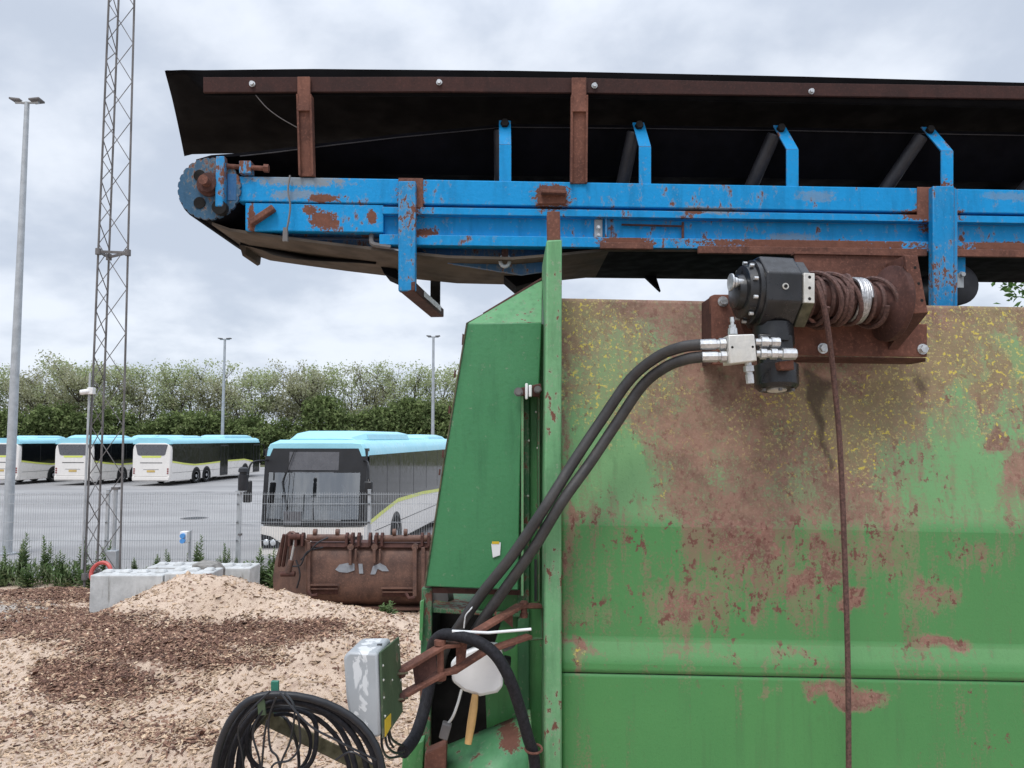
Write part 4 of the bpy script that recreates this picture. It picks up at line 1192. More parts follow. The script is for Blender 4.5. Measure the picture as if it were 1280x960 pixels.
    for px, py in prof_px:
        k = min(1, max(0, (px - 264) / 366))
        p = cd(px, py, .016 + .10 * k)
        sect = []
        # flat on the pulley, troughed further on
        zl = p.z - .15 * k
        y0_ = cY(px); ys = [p.y, y0_ + .016 + .145 + .075 * k, y0_ + W - .145 + .02, y0_ + W]
        zs = [p.z, zl, zl, p.z]
        A.append([Vector((p.x + (0), y, z)) for y, z in zip(ys, zs)])
    m = MB(); n = len(A); th = .011
    vs = [v for a in A for v in a] + [v + Vector((0, 0, th)) for a in A for v in a]; N = 4 * n; fs = []
    for i in range(n - 1):
        for j in range(3):
            a = 4 * i + j; fs += [(a, a + 1, a + 5, a + 4), (N + a, N + a + 4, N + a + 5, N + a + 1)]
        fs += [(4 * i, 4 * i + 4, N + 4 * i + 4, N + 4 * i), (4 * i + 3, N + 4 * i + 3, N + 4 * i + 7, 4 * i + 7)]
    m.add(vs, fs); obj('carrying_belt', m, M['belt_dark'], t, ang=30)
    # bright frayed edge
    m = MB(); m.tube([cd(px, py + .4, .012 + .10 * min(1, max(0, (px - 264) / 366))) for px, py in prof_px[2:]], .0022, 5); obj('belt_edge', m, M['roller'], t)
    # ---- belt round the pulley and return belt
    m = MB(); pts = []
    for k in range(0, 13):
        a = R(95 + k * 13.5); pts.append(pc + Vector((math.cos(a) * (r + .006), 0, math.sin(a) * (r + .006))))
    A = [p + Vector((0, .016, 0)) for p in pts]; B = [p + Vector((0, W, 0)) for p in pts]
    vs = A + B; n = len(A); m.add(vs, [(i, i + 1, n + i + 1, n + i) for i in range(n - 1)])
    ob = obj('belt_wrap', m, M['belt_dark'], t); ob.modifiers.new('thickness', 'SOLIDIFY').thickness = .01
    ret = [(262, 279), (285, 287), (330, 293.5), (400, 303), (500, 315), (560, 321), (640, 323), (700, 318), (760, 312), (900, 313), (1100, 316), (XR, 322)]
    A = [cm(x, y, .02) for x, y in ret]; B = [cm(x, y, .02) + Vector((0, W - .02, 0)) for x, y in ret]
    m = MB(); n = len(A)
    up = Vector((0, 0, .010))
    vs = A + B + [v + up for v in A] + [v + up for v in B]; fs = []
    for i in range(n - 1):
        fs += [(i, i + 1, n + i + 1, n + i), (2 * n + i, 3 * n + i, 3 * n + i + 1, 2 * n + i + 1), (i, 2 * n + i, 2 * n + i + 1, i + 1), (n + i, n + i + 1, 3 * n + i + 1, 3 * n + i)]
    m.add(vs, fs); obj('return_belt', m, M['belt'], t, ang=30)
    # sagging rubber flap and scraper under the pulley
    rows = []
    for i in range(13):
        u = i / 12; px = 300 + u * 170; 
        sag = math.sin(math.pi * min(1, u * 1.02)) ** .8 * .055
        row = []
        for j in range(5):
            v = j / 4; p = cd(px, 306 + u * 24, .22 + .24 * v); p.z -= sag * .62 * (.45 + .55 * v) - .004 * math.sin(9 * u + 4 * v); row.append(p)
        rows.append(row)
    m = MB(); vs = [p for r_ in rows for p in r_]; m.add(vs, [(5 * i + j, 5 * i + j + 1, 5 * i + j + 6, 5 * i + j + 5) for i in range(12) for j in range(4)])
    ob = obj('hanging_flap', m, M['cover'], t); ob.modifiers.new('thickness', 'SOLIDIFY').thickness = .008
    m = MB(); m.prism([cd(296, 296, .3), cd(309, 300, .3), cd(307, 318, .3), cd(303, 320, .3)], .18); obj('scraper', m, M['belt'], t, bevel=.002)
    m = MB(); m.prism([cd(472, 325, .3), cd(494, 332, .3), cd(498, 350, .3), cd(480, 342, .3)], .15); obj('scraper', m, M['belt_dark'], t, bevel=.002)
    # grease pipe elbow
    m = MB(); m.tube(spline([cm(463, 288, .03), cm(463, 300, .02), cm(468, 305, .01), cm(488, 308, .01)], 6), .009, 8); obj('pipe_elbow', m, M['mast'], t)
    # dark gusset plate and shackle under the frame
    m = MB(); m.prism([cm(524, 303, .10), cm(690, 303, .10), cm(690, 330, .10), cm(652, 336, .10), cm(540, 318, .10)], .02); obj('belly_plate', m, M['blue_dark'], t)
    m = MB(); m.prism([cd(622, 338, .3), cd(690, 316, .3), cd(690, 346, .3), cd(645, 358, .3)], .18); obj('chute_end', m, M['belt_dark'], t)
    c = cm(631, 321, .05)
    m = MB(); m.tube([c + Vector((.017 * math.cos(a), .006 * math.sin(a), -.004 + .022 * math.sin(a))) for a in [k * math.pi / 10 for k in range(20)]], .007, 8, closed=True); sh = obj('shackle', m, M['galv_far'], t)
    m = MB(); m.prism([c + Vector((-.012, -.004, .0)), c + Vector((.012, -.004, 0)), c + Vector((.012, -.004, .045)), c + Vector((-.012, -.004, .045))], .01); obj('shackle_tab', m, M['rust_dark'], sh)
    # floor of the frame, closes the view up between the side frames
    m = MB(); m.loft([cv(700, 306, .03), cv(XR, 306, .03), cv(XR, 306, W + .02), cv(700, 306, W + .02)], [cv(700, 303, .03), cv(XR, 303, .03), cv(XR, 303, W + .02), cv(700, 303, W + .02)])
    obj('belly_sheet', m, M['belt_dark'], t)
    m = MB(); m.prism([cd(806, 345, .46), cd(820, 345, .46), cd(826, 364, .46)], .03); obj('torn_flap', m, M['belt_dark'], t)
    # ---- troughing roller sets
    for px, yt in ((631.5, 150), (805, 152.5), (988, 156), (1180, 158), (1375, 161)):
        lean = (px - 631.5) / 550                         # brackets further along are seen more from the side
        off = -10 * min(1.2, lean) 
        yb = 547 - (547 - 219.5) * 2.7 / cY(px)
        xb = px + 5 * lean
        m = MB(); w = 7.6; dy = .004
        top_d = .07
        P = lambda x, y, d: cm(x, y, d)
        # upright strap, bent inward near the top
        q = [P(xb - w, yb + 1, dy), P(xb + w, yb + 1, dy), P(xb + w, yt + 30, dy), P(xb - w, yt + 30, dy)]
        m.prism(q, .008)
        q0 = [q[3], q[2]]; tp = []
        dxm = .075 if True else 0
        up = cm(px, yt + 2, 0); 
        # perspective alone gives the slant: same X, set further back
        a, b = q[3] + Vector((0, .06, 0)), q[2] + Vector((0, .06, 0))
        za = at(px, yt, cY(px) + .06).z
        a.z = b.z = za
        sl = Vector((-.038 * lean - .002, 0, 0))
        m.loft([q[3], q[2], q[2] + Vector((0, .008, 0)), q[3] + Vector((0, .008, 0))], [a + sl, b + sl, b + sl + Vector((0, .008, 0)), a + sl + Vector((0, .008, 0))])
        br = obj('roller_bracket', m, M['blue'], t, bevel=.0015)
        c = (a + b) / 2 + sl + Vector((0, 0, -.022)); 
        m = MB(); m.lathe(c, c + Vector((0, -.03, .004)), [(0, .013), (.5, .013), (.5, .017), (1, .015)], 6); obj('roller_nut', m, M['dark'], br)
        # wing roller sloping inward and down, lying ahead of the bracket
        s0 = c + Vector((-.016 - .004 * lean, .004, -.012)); s1 = s0 + Vector((-.110 * lean - .0, .090, -.19))
        m = MB(); m.lathe(s0, s1, [(0, .012), (0, .022), (.02, .026), (.98, .026), (1, .022), (1, .012)], 20); obj('wing_roller', m, M['roller'], br)
        s2 = s1 + Vector((0, .02, -.02)); 
        m = MB(); m.lathe(s2, s2 + Vector((0, .17, 0)), [(0, .012), (0, .034), (1, .034), (1, .012)], 16); obj('centre_roller', m, M['roller'], br)
        s3 = s0 + Vector((0, W - .08, 0)); s4 = s1 + Vector((0, .20, 0))
        m = MB(); m.lathe(s3, s4, [(0, .012), (0, .034), (1, .034), (1, .012)], 16); obj('wing_roller', m, M['roller'], br)
        m = MB(); f0 = s3 + Vector((0, .03, 0)); m.bar(f0, Vector((f0.x, f0.y + .01, q[0].z)), .04, .008, (0, 1, 0)); obj('far_strap', m, M['blue_dark'], br)
    # ---- hangers below the frame
    def hanger(xa, xb, ytop, ybot, far, nm, mat, full=True):
        m = MB(); m.prism([cm(xa, ytop, -.034), cm(xb, ytop, -.034), cm(xb, ybot, -.034), cm(xa, ybot, -.034)], .033)
        h = obj('hanger', m, mat, t, bevel=.004)
        if full:
            c0 = cm((xa + xb) / 2, ybot - 6, -.02)
            m = MB(); m.bar(c0 + Vector((0, -.012, .0)), c0 + Vector((.05, W + .10, 0)), .058, .036); obj('cross_member', m, M['rust_dark'], h, bevel=.004)
            m = MB(); c1 = c0 + Vector((.045, W + .065, .016)); m.bar(c1, c1 + Vector((0, 0, .20)), .04, .03, (0, 1, 0)); obj('far_leg', m, M['dark'], h)
            m = MB(); c2 = c0 + Vector((.026 + .0295, .30, .004)); m.bar(c2 + Vector((-.018, -.19, 0)), c2 + Vector((.018, .19, 0)), .003, .022); obj('worn_edge', m, M['alu'], h)
        return h
    hanger(499.5, 521, 230, 366, 3.2, 'hanger', M['blue_worn'])
    hanger(1160, 1186.5, 236, 398, 3.2, 'hanger', M['blue_worn'], False)
    m = MB(); m.prism([cm(1187, 238, -.03), cm(1191, 240, -.03), cm(1191, 396, -.03), cm(1187, 398, -.03)], .03); obj('hanger_gusset', m, M['blue_worn'], t)
    for xa, xb in ((498, 529), (1146, 1194)):
        m = MB(); m.crect(xa, xb, 219, 256, -.004, .006); obj('weld_plate', m, M['rust'], t, bevel=.002)
    # return roller on the right
    c = cm(1205, 352, .05); m = MB(); m.lathe(c + Vector((.01, 0, 0)), c + Vector((.01, W - .05, 0)), [(0, .02), (0, .072), (.01, .078), (.99, .078), (1, .07), (1, .02)], 26); rr = obj('return_roller', m, M['roller'], t)
    m = MB(); c = cm(1205, 345, .03); m.prism([cm(1197, 316, .02), cm(1211, 316, .02), cm(1211, 340, .02), cm(1197, 340, .02)], .01); obj('roller_bracket', m, M['blue'], t, bevel=.002)
    m = MB(); m.prism([cm(1198, 338, .022), cm(1209, 338, .022), cm(1209, 358, .022), cm(1198, 358, .022)], .01); m.bolt(cm(1206, 342, .022), .009, .012); obj('roller_fork', m, M['galv_far'], rr)
    # ---- cover: rail, posts, rubber sheet
    rail = [(258, 101, 120), (550, 100.5, 119), (730, 102, 120.5), (1000, 108, 124), (1280, 112, 128), (XR, 116, 132)]
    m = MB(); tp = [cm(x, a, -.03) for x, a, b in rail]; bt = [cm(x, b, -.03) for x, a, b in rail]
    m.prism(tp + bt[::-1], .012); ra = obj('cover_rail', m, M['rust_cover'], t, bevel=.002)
    for x, y in ((319, 110), (550, 108), (742, 112), (1010, 119), (1278, 122)):
        m = MB(); m.bolt(cm(x, y, -.03), .008, .010); obj('rail_bolt', m, M['zinc'], ra)
    for xa, xb, yt, yb in ((375, 393.5, 103, 219), (712.5, 733.5, 104, 228)):
        m = MB(); m.prism([cm(xa + 1, yt, -.046), cm(xb - 2, yt, -.046), cm(xb - 2, yt + 42, -.046), cm(xa + 1, yt + 42, -.046)], .014)
        po = obj('cover_post', m, M['rust'], t, bevel=.002)
        m = MB(); m.prism([cm(xa, yt + 22, -.050), cm(xa + 2.5, yt + 22, -.050), cm(xa + 2.5, yb + 2, -.02), cm(xa, yb + 2, -.02)], .035)
        m.prism([cm(xb - 2.5, yt + 22, -.050), cm(xb, yt + 22, -.050), cm(xb, yb + 2, -.02), cm(xb - 2.5, yb + 2, -.02)], .035)
        m.prism([cm(xa + 2.5, yt + 40, -.036), cm(xb - 2.5, yt + 40, -.036), cm(xb - 2.5, yb + 2, -.008), cm(xa + 2.5, yb + 2, -.008)], .008)
        obj('post_channel', m, M['rust'], po)
    # sheet: near curtain, roof, far curtain
    xs = [(210, 92.5, 193), (232, 92, 192), (258, 91.5, 190.5), (330, 91, 188), (395, 90.8, 184), (640, 92, 182), (730, 94, 182), (1000, 100, 187), (1280, 107, 192), (XR, 113, 198)]
    A = []
    for i, (x, yt, yb) in enumerate(xs):
        dd = .012 if x > 230 else .0
        row = []
        p = cm(x, yt, -.026); fx = x + (20 if i == 0 else (8 if i == 1 else 0)); far = cd(fx, yb, W + .07)
        bx_ = x + (20 if i == 0 else (13 if i == 1 else 0))
        q = cm(bx_ if i > 1 else x + 3, yt + (30 if i > 1 else 3), -.012)
        w = .003 * math.sin(i * 2.1)
        for k in range(5):
            r_ = q.lerp(p, k / 4); r_.y += w * math.sin(k * 1.2); row.append(r_)
        for k in range(1, 7):
            r_ = p.lerp(far, k / 6); r_.z += .022 * math.sin(math.pi * k / 6) + .004 * math.sin(i * 1.7 + k); row.append(r_)
        A.append(row)
    m = MB(); k = len(A[0]); vs = [v for r_ in A for v in r_]
    m.add(vs, [(k * i + j, k * i + j + 1, k * i + k + j + 1, k * i + k + j) for i in range(len(A) - 1) for j in range(k - 1)])
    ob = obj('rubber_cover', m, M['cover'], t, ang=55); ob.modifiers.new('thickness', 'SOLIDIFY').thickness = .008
    for x in (388, 724, 1150):
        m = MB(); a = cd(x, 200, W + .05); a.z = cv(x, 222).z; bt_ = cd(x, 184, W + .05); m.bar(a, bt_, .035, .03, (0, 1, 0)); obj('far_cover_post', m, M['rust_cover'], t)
    # thin loose wires
    m = MB(); m.tube(spline([cm(322, 122, -.02), cm(335, 137, -.02), cm(352, 150, -.02), cm(373, 162, -.02)], 5), .0016, 4); obj('loose_wire', m, M['mast'], t)
    m = MB(); m.tube(spline([cm(364, 221, -.014), cm(362, 240, -.02), cm(365, 262, -.022), cm(360, 292, -.02)], 5), .0035, 5); m.prism([cm(357, 287, -.03), cm(362, 287, -.03), cm(362.5, 304, -.03), cm(356, 304, -.03)], .012); obj('hanging_strap', m, M['mast'], t)
build_conveyor()
# ------------------------------------------------------------------ green hopper machine
TILT = .019
XW0 = at(701, 600, 2.45).x
def hz(py, Y): return at(701, py, Y).z
PROF = [(373, 2.60), (400, 2.587), (520, 2.527), (648, 2.461), (656, 2.457), (664, 2.4575), (720, 2.462), (794, 2.468), (801, 2.4655), (823, 2.449), (829, 2.4465), (840, 2.446)]
G = lambda u, v, a, b, rx, ry: math.exp(-abs((u - a) / rx) ** 3 - abs((v - b) / ry) ** 3)
RUSTS = [(850, 545, 70, 130, .16), (965, 520, 110, 90, .20), (1100, 520, 90, 100, .22), (1050, 615, 170, 40, .10), (925, 700, 40, 50, .20), (925, 660, 50, 40, .12), (850, 757, 42, 26, .30),
         (1000, 705, 42, 55, .10), (1010, 760, 40, 30, .12), (1040, 690, 22, 24, .14), (1185, 816, 34, 12, .75), (1028, 868, 26, 12, .75), (1078, 872, 32, 11, .75), (950, 865, 14, 8, .3), (1245, 548, 18, 15, .8),
         (1275, 595, 22, 30, .5), (1240, 475, 10, 34, .6), (1160, 745, 12, 22, .35), (1075, 748, 12, 10, .7), (970, 690, 12, 14, .5), (1040, 720, 14, 12, .5), (1000, 740, 20, 10, .5), (930, 770, 10, 14, .4), (735, 760, 26, 26, .18), (728, 815, 30, 5, .3), (880, 812, 40, 7, .2), (985, 826, 34, 6, .3), (705, 520, 5, 170, .3), (702, 760, 3.5, 140, .45),
         (905, 420, 50, 70, .35), (890, 480, 30, 60, .3), (1163, 425, 27, 58, 1.3), (910, 690, 230, 75, .07), (1100, 720, 150, 80, .05), (1000, 850, 280, 20, .06), (1100, 470, 80, 22, .4), (1260, 388, 90, 10, .4), (1020, 375, 400, 8, .30), (1085, 690, 60, 25, .16), (1220, 690, 30, 20, .2)]
GREENS = [(740, 560, 42, 90, .34), (790, 600, 36, 60, .22), (905, 590, 22, 45, .25), (975, 600, 40, 30, .2), (1262, 445, 26, 28, .6), (1205, 580, 70, 70, .30), (1215, 480, 22, 30, .2), (760, 430, 30, 40, .08), (1120, 600, 40, 30, .15), (770, 470, 20, 40, .12), (860, 460, 30, 60, .06)]
LICH = [(745, 445, 60, 75, .62), (725, 400, 40, 25, .5), (800, 480, 60, 70, .22), (1215, 430, 95, 55, .75), (1110, 505, 110, 55, .58), (990, 520, 110, 40, .30), (960, 580, 120, 50, .16), (1265, 500, 40, 60, .3), (760, 540, 40, 50, .2), (1090, 540, 60, 50, .3), (703, 830, 7, 12, .8), (705, 880, 4, 60, .3)]
STAINS = [(1022, 505, 14, 60, .75), (1035, 560, 10, 30, .5), (1128, 480, 40, 22, .45), (1150, 505, 16, 26, .4), (930, 470, 40, 30, .28), (1040, 900, 60, 40, .22), (985, 475, 50, 18, .4), (1240, 900, 20, 40, .12)]
def interp(v, pts):
    if v <= pts[0][0]: return pts[0][1]
    for (a, x), (b, y) in zip(pts, pts[1:]):
        if v <= b: return x + (y - x) * (v - a) / (b - a)
    return pts[-1][1]
def wall_sheet(prof, x1, name, parent):
    # dense grid so that the outlines of rust and lichen can be held by the mesh
    P = [(hz(py, Y), Y) for py, Y in prof]; rows = []
    for (za, ya), (zb, yb) in zip(P, P[1:]):
        n = max(1, int(abs(za - zb) / .011))
        rows += [(za + (zb - za) * k / n, ya + (yb - ya) * k / n) for k in range(n)]
    rows.append(P[-1])
    nx = int((x1 - XW0) / .012); vs = []; at_ = {'rust': [], 'lichen': [], 'stain': [], 'fade': []}
    for z, Y in rows:
        for i in range(nx + 1):
            x = XW0 + (x1 - XW0) * i / nx
            dent = .0035 * fbm(x * 2.1, z * 2.1, 4, 2)
            p = (x, Y + dent, z - TILT * (x - XW0)); vs.append(p)
            u, v = proj(p)
            vt = v - (u - 701) * .017
            r = interp(vt, [(373, .72), (400, .56), (470, .47), (560, .42), (640, .36), (656, .20), (740, .15), (790, .11), (830, .10), (900, .05), (2000, .02)])
            w = .16 * fbm(x * 3.3, z * 2.2, 2, 4) + .05 * fbm(x * 12, z * 5, 8, 3)
            uu, vv = u + 34 * fbm(x * 5, z * 5, 20, 3), v + 34 * fbm(x * 5, z * 5, 40, 3)
            for a, b, rx, ry, k in RUSTS: r += k * G(uu, vv, a, b, rx, ry)
            for a, b, rx, ry, k in GREENS: r -= k * G(uu, vv, a, b, rx, ry)
            li = sum(k * G(uu, vv, a, b, rx, ry) for a, b, rx, ry, k in LICH) + (.10 if vt < 640 else 0)
            st = sum(k * G(uu, vv, a, b, rx, ry) for a, b, rx, ry, k in STAINS)
            at_['rust'].append(r + w); at_['lichen'].append(li); at_['stain'].append(st)
            at_['fade'].append(interp(vt, [(400, .75), (640, .62), (656, .12), (795, .12), (800, .4), (822, .35), (826, .08), (2000, .08)]))  # skylight on the leaning panel and ledge painted in as paler green
    m = MB(); m.v = vs; k = nx + 1
    m.f = [(j * k + i, j * k + i + 1, (j + 1) * k + i + 1, (j + 1) * k + i) for j in range(len(rows) - 1) for i in range(nx)]
    o = obj(name, m, M['wall'], parent, attrs=at_, ang=9, recalc=False)
    md = o.modifiers.new('thickness', 'SOLIDIFY'); md.thickness = .008; md.offset = 1
    return o

M['hood'] = m_paint('hood_paint', (.075, .25, .105), .5, .72, fade_or_light=.5, fadecol=(.13, .29, .15), blobs=[bl(622, 652, 928, 950, 2.32), bl(560, 600, 905, 940, 2.35, (.12, .10, .06), .6)])
def build_hopper():
    t = thing('hopper', (1.2, 3.2, 0), 'big green steel hopper with rust and yellow lichen, hoses across its front', 'hopper')
    XR = 2.7
    wall_sheet(PROF, XR, 'front_sheet', t)
    wall_sheet([(841.6, 2.449), (900, 2.449), (1020, 2.449), (1130, 2.449)], XR, 'lower_front_sheet', t)
    m = MB(); zb = hz(838, 2.46) ; m.loft([(XW0, 2.462, zb), (XR, 2.462, zb - TILT * (XR - XW0)), (XR, 2.462, zb - .05 - TILT * (XR - XW0)), (XW0, 2.462, zb - .05)],
        [(XW0, 2.48, zb), (XR, 2.48, zb - TILT * (XR - XW0)), (XR, 2.48, zb - .05 - TILT * (XR - XW0)), (XW0, 2.48, zb - .05)]); obj('seam_backing', m, M['dark'], t)  # dark strip stands in for the shade inside the seam
    # closed box behind
    zt = hz(375, 2.60) - .02; zl = hz(1128, 2.44)
    m = MB(); m.box(XW0 + .004, XW0 + .014, 2.64, 4.1, .6, zt); m.box(XR - .012, XR - .002, 2.64, 4.1, .6, zt - .05); m.box(XW0 + .016, XR - .014, 4.08, 4.09, .6, zt - .05)
    obj('side_sheet', m, M['green_dark'], t)
    m = MB(); m.box(XW0 + .02, XR - .02, 2.50, 4.05, .62, zl + .02); obj('chassis', m, M['green_dark'], t)
    m = MB()
    for x in (.3, 2.3):
        for y in (2.7, 3.7): m.box(x, x + .16, y, y + .16, -.02, .62)
    obj('support_leg', m, M['green_dark'], t)
    # ---- corner post
    Yp = 2.37
    m = MB(); m.prism([at(683, 300, Yp), at(702.5, 299, Yp), at(701.8, 600, Yp), at(702.5, 1010, Yp), at(680, 1010, Yp), at(680.5, 600, Yp)], .36)
    obj('corner_post', m, M['green_faded'], t, bevel=.006)
    m = MB(); m.prism([at(684, 264, Yp + .02), at(700, 264, Yp + .02), at(700.5, 302, Yp + .02), at(684.5, 302, Yp + .02)], .05); obj('stub_post', m, M['rust'], t, bevel=.002)
    # ---- sheet metal guard at the left
    Yg = 2.50
    fold = [at(584, 404, Yg), at(676, 403, Yg - .02)]
    top = [at(592, 398, Yg + .06), at(677, 349, Yg + .10)]
    m = MB()
    # lower flat panel
    m.prism([at(584, 404, Yg), at(677, 403, Yg - .01), at(674, 486, Yg - .006), at(653, 492, Yg - .004), at(650, 600, Yg), at(648, 738, Yg), at(531, 733, Yg), at(556, 570, Yg)], .02)
    g = obj('guard_panel', m, M['green_clean'], t, bevel=.004)
    # sloping top
    A = [at(584, 404, Yg), at(677, 403, Yg - .01), at(678, 349, Yg + .22), at(605, 393, Yg + .10)]
    m = MB(); m.loft(A, [a + Vector((0, .012, -.012)) for a in A]); obj('guard_top', m, M['green_faded'], g, bevel=.003)  # paler copy of the guard paint puts skylight on the slope
    # left return flange and worn edge
    L = [at(584, 404, Yg + .0), at(531, 733, Yg + .0)]
    m = MB(); q = [at(584, 404, Yg + .003), at(605, 393, Yg + .10), at(556, 733, Yg + .12), at(531, 733, Yg + .003)]; m.loft(q, [a + Vector((.008, .002, 0)) for a in q]); obj('guard_side', m, M['green_dark'], g)
    m = MB(); pts = [at(605, 392.5, Yg + .098), at(583.5, 404, Yg - .003), at(556, 570, Yg - .003), at(531, 733, Yg - .003)]; m.tube(pts, .0028, 6); obj('worn_edge', m, M['oldwood'], g)
    m = MB(); m.tube([at(605, 392.5, Yg + .098), at(678, 348.5, Yg + .218)], .006, 6); obj('worn_edge', m, M['rust_dark'], g)
    for x, y, w, h in ((578, 424, 2.2, 7), (568, 467, 2, 5), (561, 512, 2.4, 5), (553, 567, 2, 5), (549, 590, 1.8, 4)):
        m = MB(); m.prism([at(x, y - h, Yg - .004), at(x + w, y - h + 1, Yg - .004), at(x + w * .7, y + h, Yg - .004), at(x - 1, y + h, Yg - .004)], .006); obj('rust_spot', m, M['rust_dark'], g)
    # ---- columns between guard and post
    for xa, xb, Y, mat, ya in ((647, 662, 2.545, 'green_dark', 345), (662, 680, 2.58, 'green', 405)):
        m = MB(); m.rect(xa, xb, ya + 140 if xa < 660 else ya, 1010, Y, .05); obj('column', m, M[mat], t, bevel=.004)
    m = MB(); m.rect(651.5, 654.5, 492, 745, 2.495, .05); obj('column_edge', m, M['green_faded'], t)
    m = MB(); m.rect(672, 674.5, 492, 752, 2.53, .05); obj('column_edge', m, M['green_dark'], t)
    m = MB(); m.rect(668, 671, 700, 752, 2.52, .02); obj('seal_strip', m, M['rubber'], t)
    # latch with white tape
    m = MB(); m.prism([at(649, 485, 2.47), at(676, 479, 2.47), at(678, 488, 2.47), at(674, 496, 2.47), at(650, 494, 2.47)], .03); la = obj('latch', m, M['rust_dark'], t, bevel=.004)
    m = MB(); m.rect(656.5, 660, 479, 499, 2.455, .02); m.rect(661, 665, 481, 496, 2.452, .02); obj('white_clip', m, M['white_plastic'], la, bevel=.003)
    m = MB(); m.bolt(at(648, 490, 2.47), .011, .014); obj('latch_bolt', m, M['mast'], la)
    m = MB(); m.bolt(at(672, 487, 2.465), .009, .012); obj('latch_bolt', m, M['mast'], la)
    for x, y in ((661, 551), (660, 620), (670, 515), (672, 560)):
        m = MB(); m.ball(at(x, y, 2.54), .004, 8); obj('rivet', m, M['alu'], t)
    # paper tag on the guard
    m = MB(); m.prism([at(614, 680, Yg - .006), at(626, 678, Yg - .006), at(625, 694, Yg - .006), at(616, 697, Yg - .006)], .004); tg = obj('paper_tag', m, M['white_plastic'], t)
    m = MB(); m.rect(615, 624, 677, 680, Yg - .007, .004); obj('tag_edge', m, M['yellow'], tg)
    # ---- open bay under the guard
    Yb = 2.52
    m = MB(); m.prism([at(527, 735, Yb), at(540, 735, Yb), at(537, 1010, Yb), at(522, 1010, Yb)], .03); obj('bay_frame', m, M['green_dark'], t, bevel=.004)
    m = MB(); m.prism([at(525, 752, Yb - .02), at(530, 750, Yb - .02), at(528, 802, Yb - .02), at(524, 800, Yb - .02)], .02); obj('bay_flap', m, M['green'], t, bevel=.002)
    m = MB(); m.prism([at(531, 734, Yb + .005), at(650, 738, Yb + .005), at(650, 744, Yb + .005), at(531, 741, Yb + .005)], .03); obj('bay_lip', m, M['rust_dark'], t)
    m = MB(); m.rect(530, 690, 736, 1010, 3.05, .02); m.prism([at(530, 736, 2.56), at(534, 736, 2.56), at(534, 1010, 2.56), at(530, 1010, 2.56)], .5); obj('bay_back', m, M['dark'], t)  # near-black sheets paint in the shade of the bay interior
    m = MB(); m.prism([at(538, 760, Yb + .02), at(650, 767, Yb + .02), at(650, 772, Yb + .02), at(538, 766, Yb + .02)], .3); obj('bay_shelf', m, M['green_dark'], t, bevel=.003)
    m = MB(); m.prism([at(602, 738, 2.57), at(650, 738, 2.57), at(650, 765, 2.57), at(594, 766, 2.57)], .03); obj('bay_panel', m, M['green'], t, bevel=.003)
    m = MB(); m.prism([at(630, 764, 2.575), at(681, 752, 2.575), at(681, 1010, 2.575), at(612, 1010, 2.575), at(606, 850, 2.575)], .03); obj('bay_panel', m, M['green'], t, bevel=.004)
    m = MB(); m.prism([at(540, 850, 2.72), at(608, 842, 2.72), at(608, 930, 2.72), at(540, 930, 2.72)], .02); obj('bay_panel', m, M['dark'], t)  # set near-black: inner shade of the bay painted into the panel
    m = MB(); m.cyl(at(549, 748, 2.66), at(556, 748, 2.70), .035, 14); obj('bay_roller', m, M['mast'], t)
    m = MB(); m.cyl(at(560, 800, 2.80), at(600, 815, 2.85), .05, 12); obj('bay_shaft', m, M['dark'], t)
    m = MB(); m.bar(at(540, 880, 2.8), at(610, 892, 2.8), .05, .05); obj('bay_rail', m, M['rust_dark'], t)
    # hole shelf with rounded green hood at the bottom
    rows = []
    for i in range(9):
        a = i / 8 * math.pi / 2
        rows.append((2.44 + .0 - .19 * math.sin(a) + .08, math.cos(a) * .13))
    zb0 = at(600, 918, 2.5).z
    xa = at(556, 930, 2.45).x; xb = at(662, 930, 2.45).x
    sl = lambda x: (x - xa) * .42
    A = [Vector((xa, y, zb0 - .17 + z)) for y, z in rows] + [Vector((xa, rows[-1][0], zb0 - .55))]
    A2 = [Vector((xb, a.y, a.z + sl(xb) * .95 if i < 9 else a.z)) for i, a in enumerate(A)]
    m = MB(); n = len(A); m.add(A + A2, [(i, i + 1, n + i + 1, n + i) for i in range(n - 1)])
    ho = obj('hood', m, M['hood'], t); ho.modifiers.new('thickness', 'SOLIDIFY').thickness = .008
    m = MB(); e = [a + Vector((0, -.003, .003)) for a in (A[8], A2[8])]; 
    m.tube([A[i] for i in range(9)], .006, 6); m.tube([A2[i] for i in range(9)], .006, 6); obj('hood_edge', m, M['green_faded'], ho)
    m = MB(); m.prism([at(504, 938, 2.42), at(530, 925, 2.42), at(527, 1010, 2.42), at(498, 1010, 2.42)], .05); obj('foot_plate', m, M['green'], t, bevel=.004)
    m = MB(); m.prism([at(531, 942, 2.38), at(558, 930, 2.38), at(556, 1010, 2.38), at(528, 1010, 2.38)], .05); obj('foot_plate', m, M['rust'], t, bevel=.004)
build_hopper()

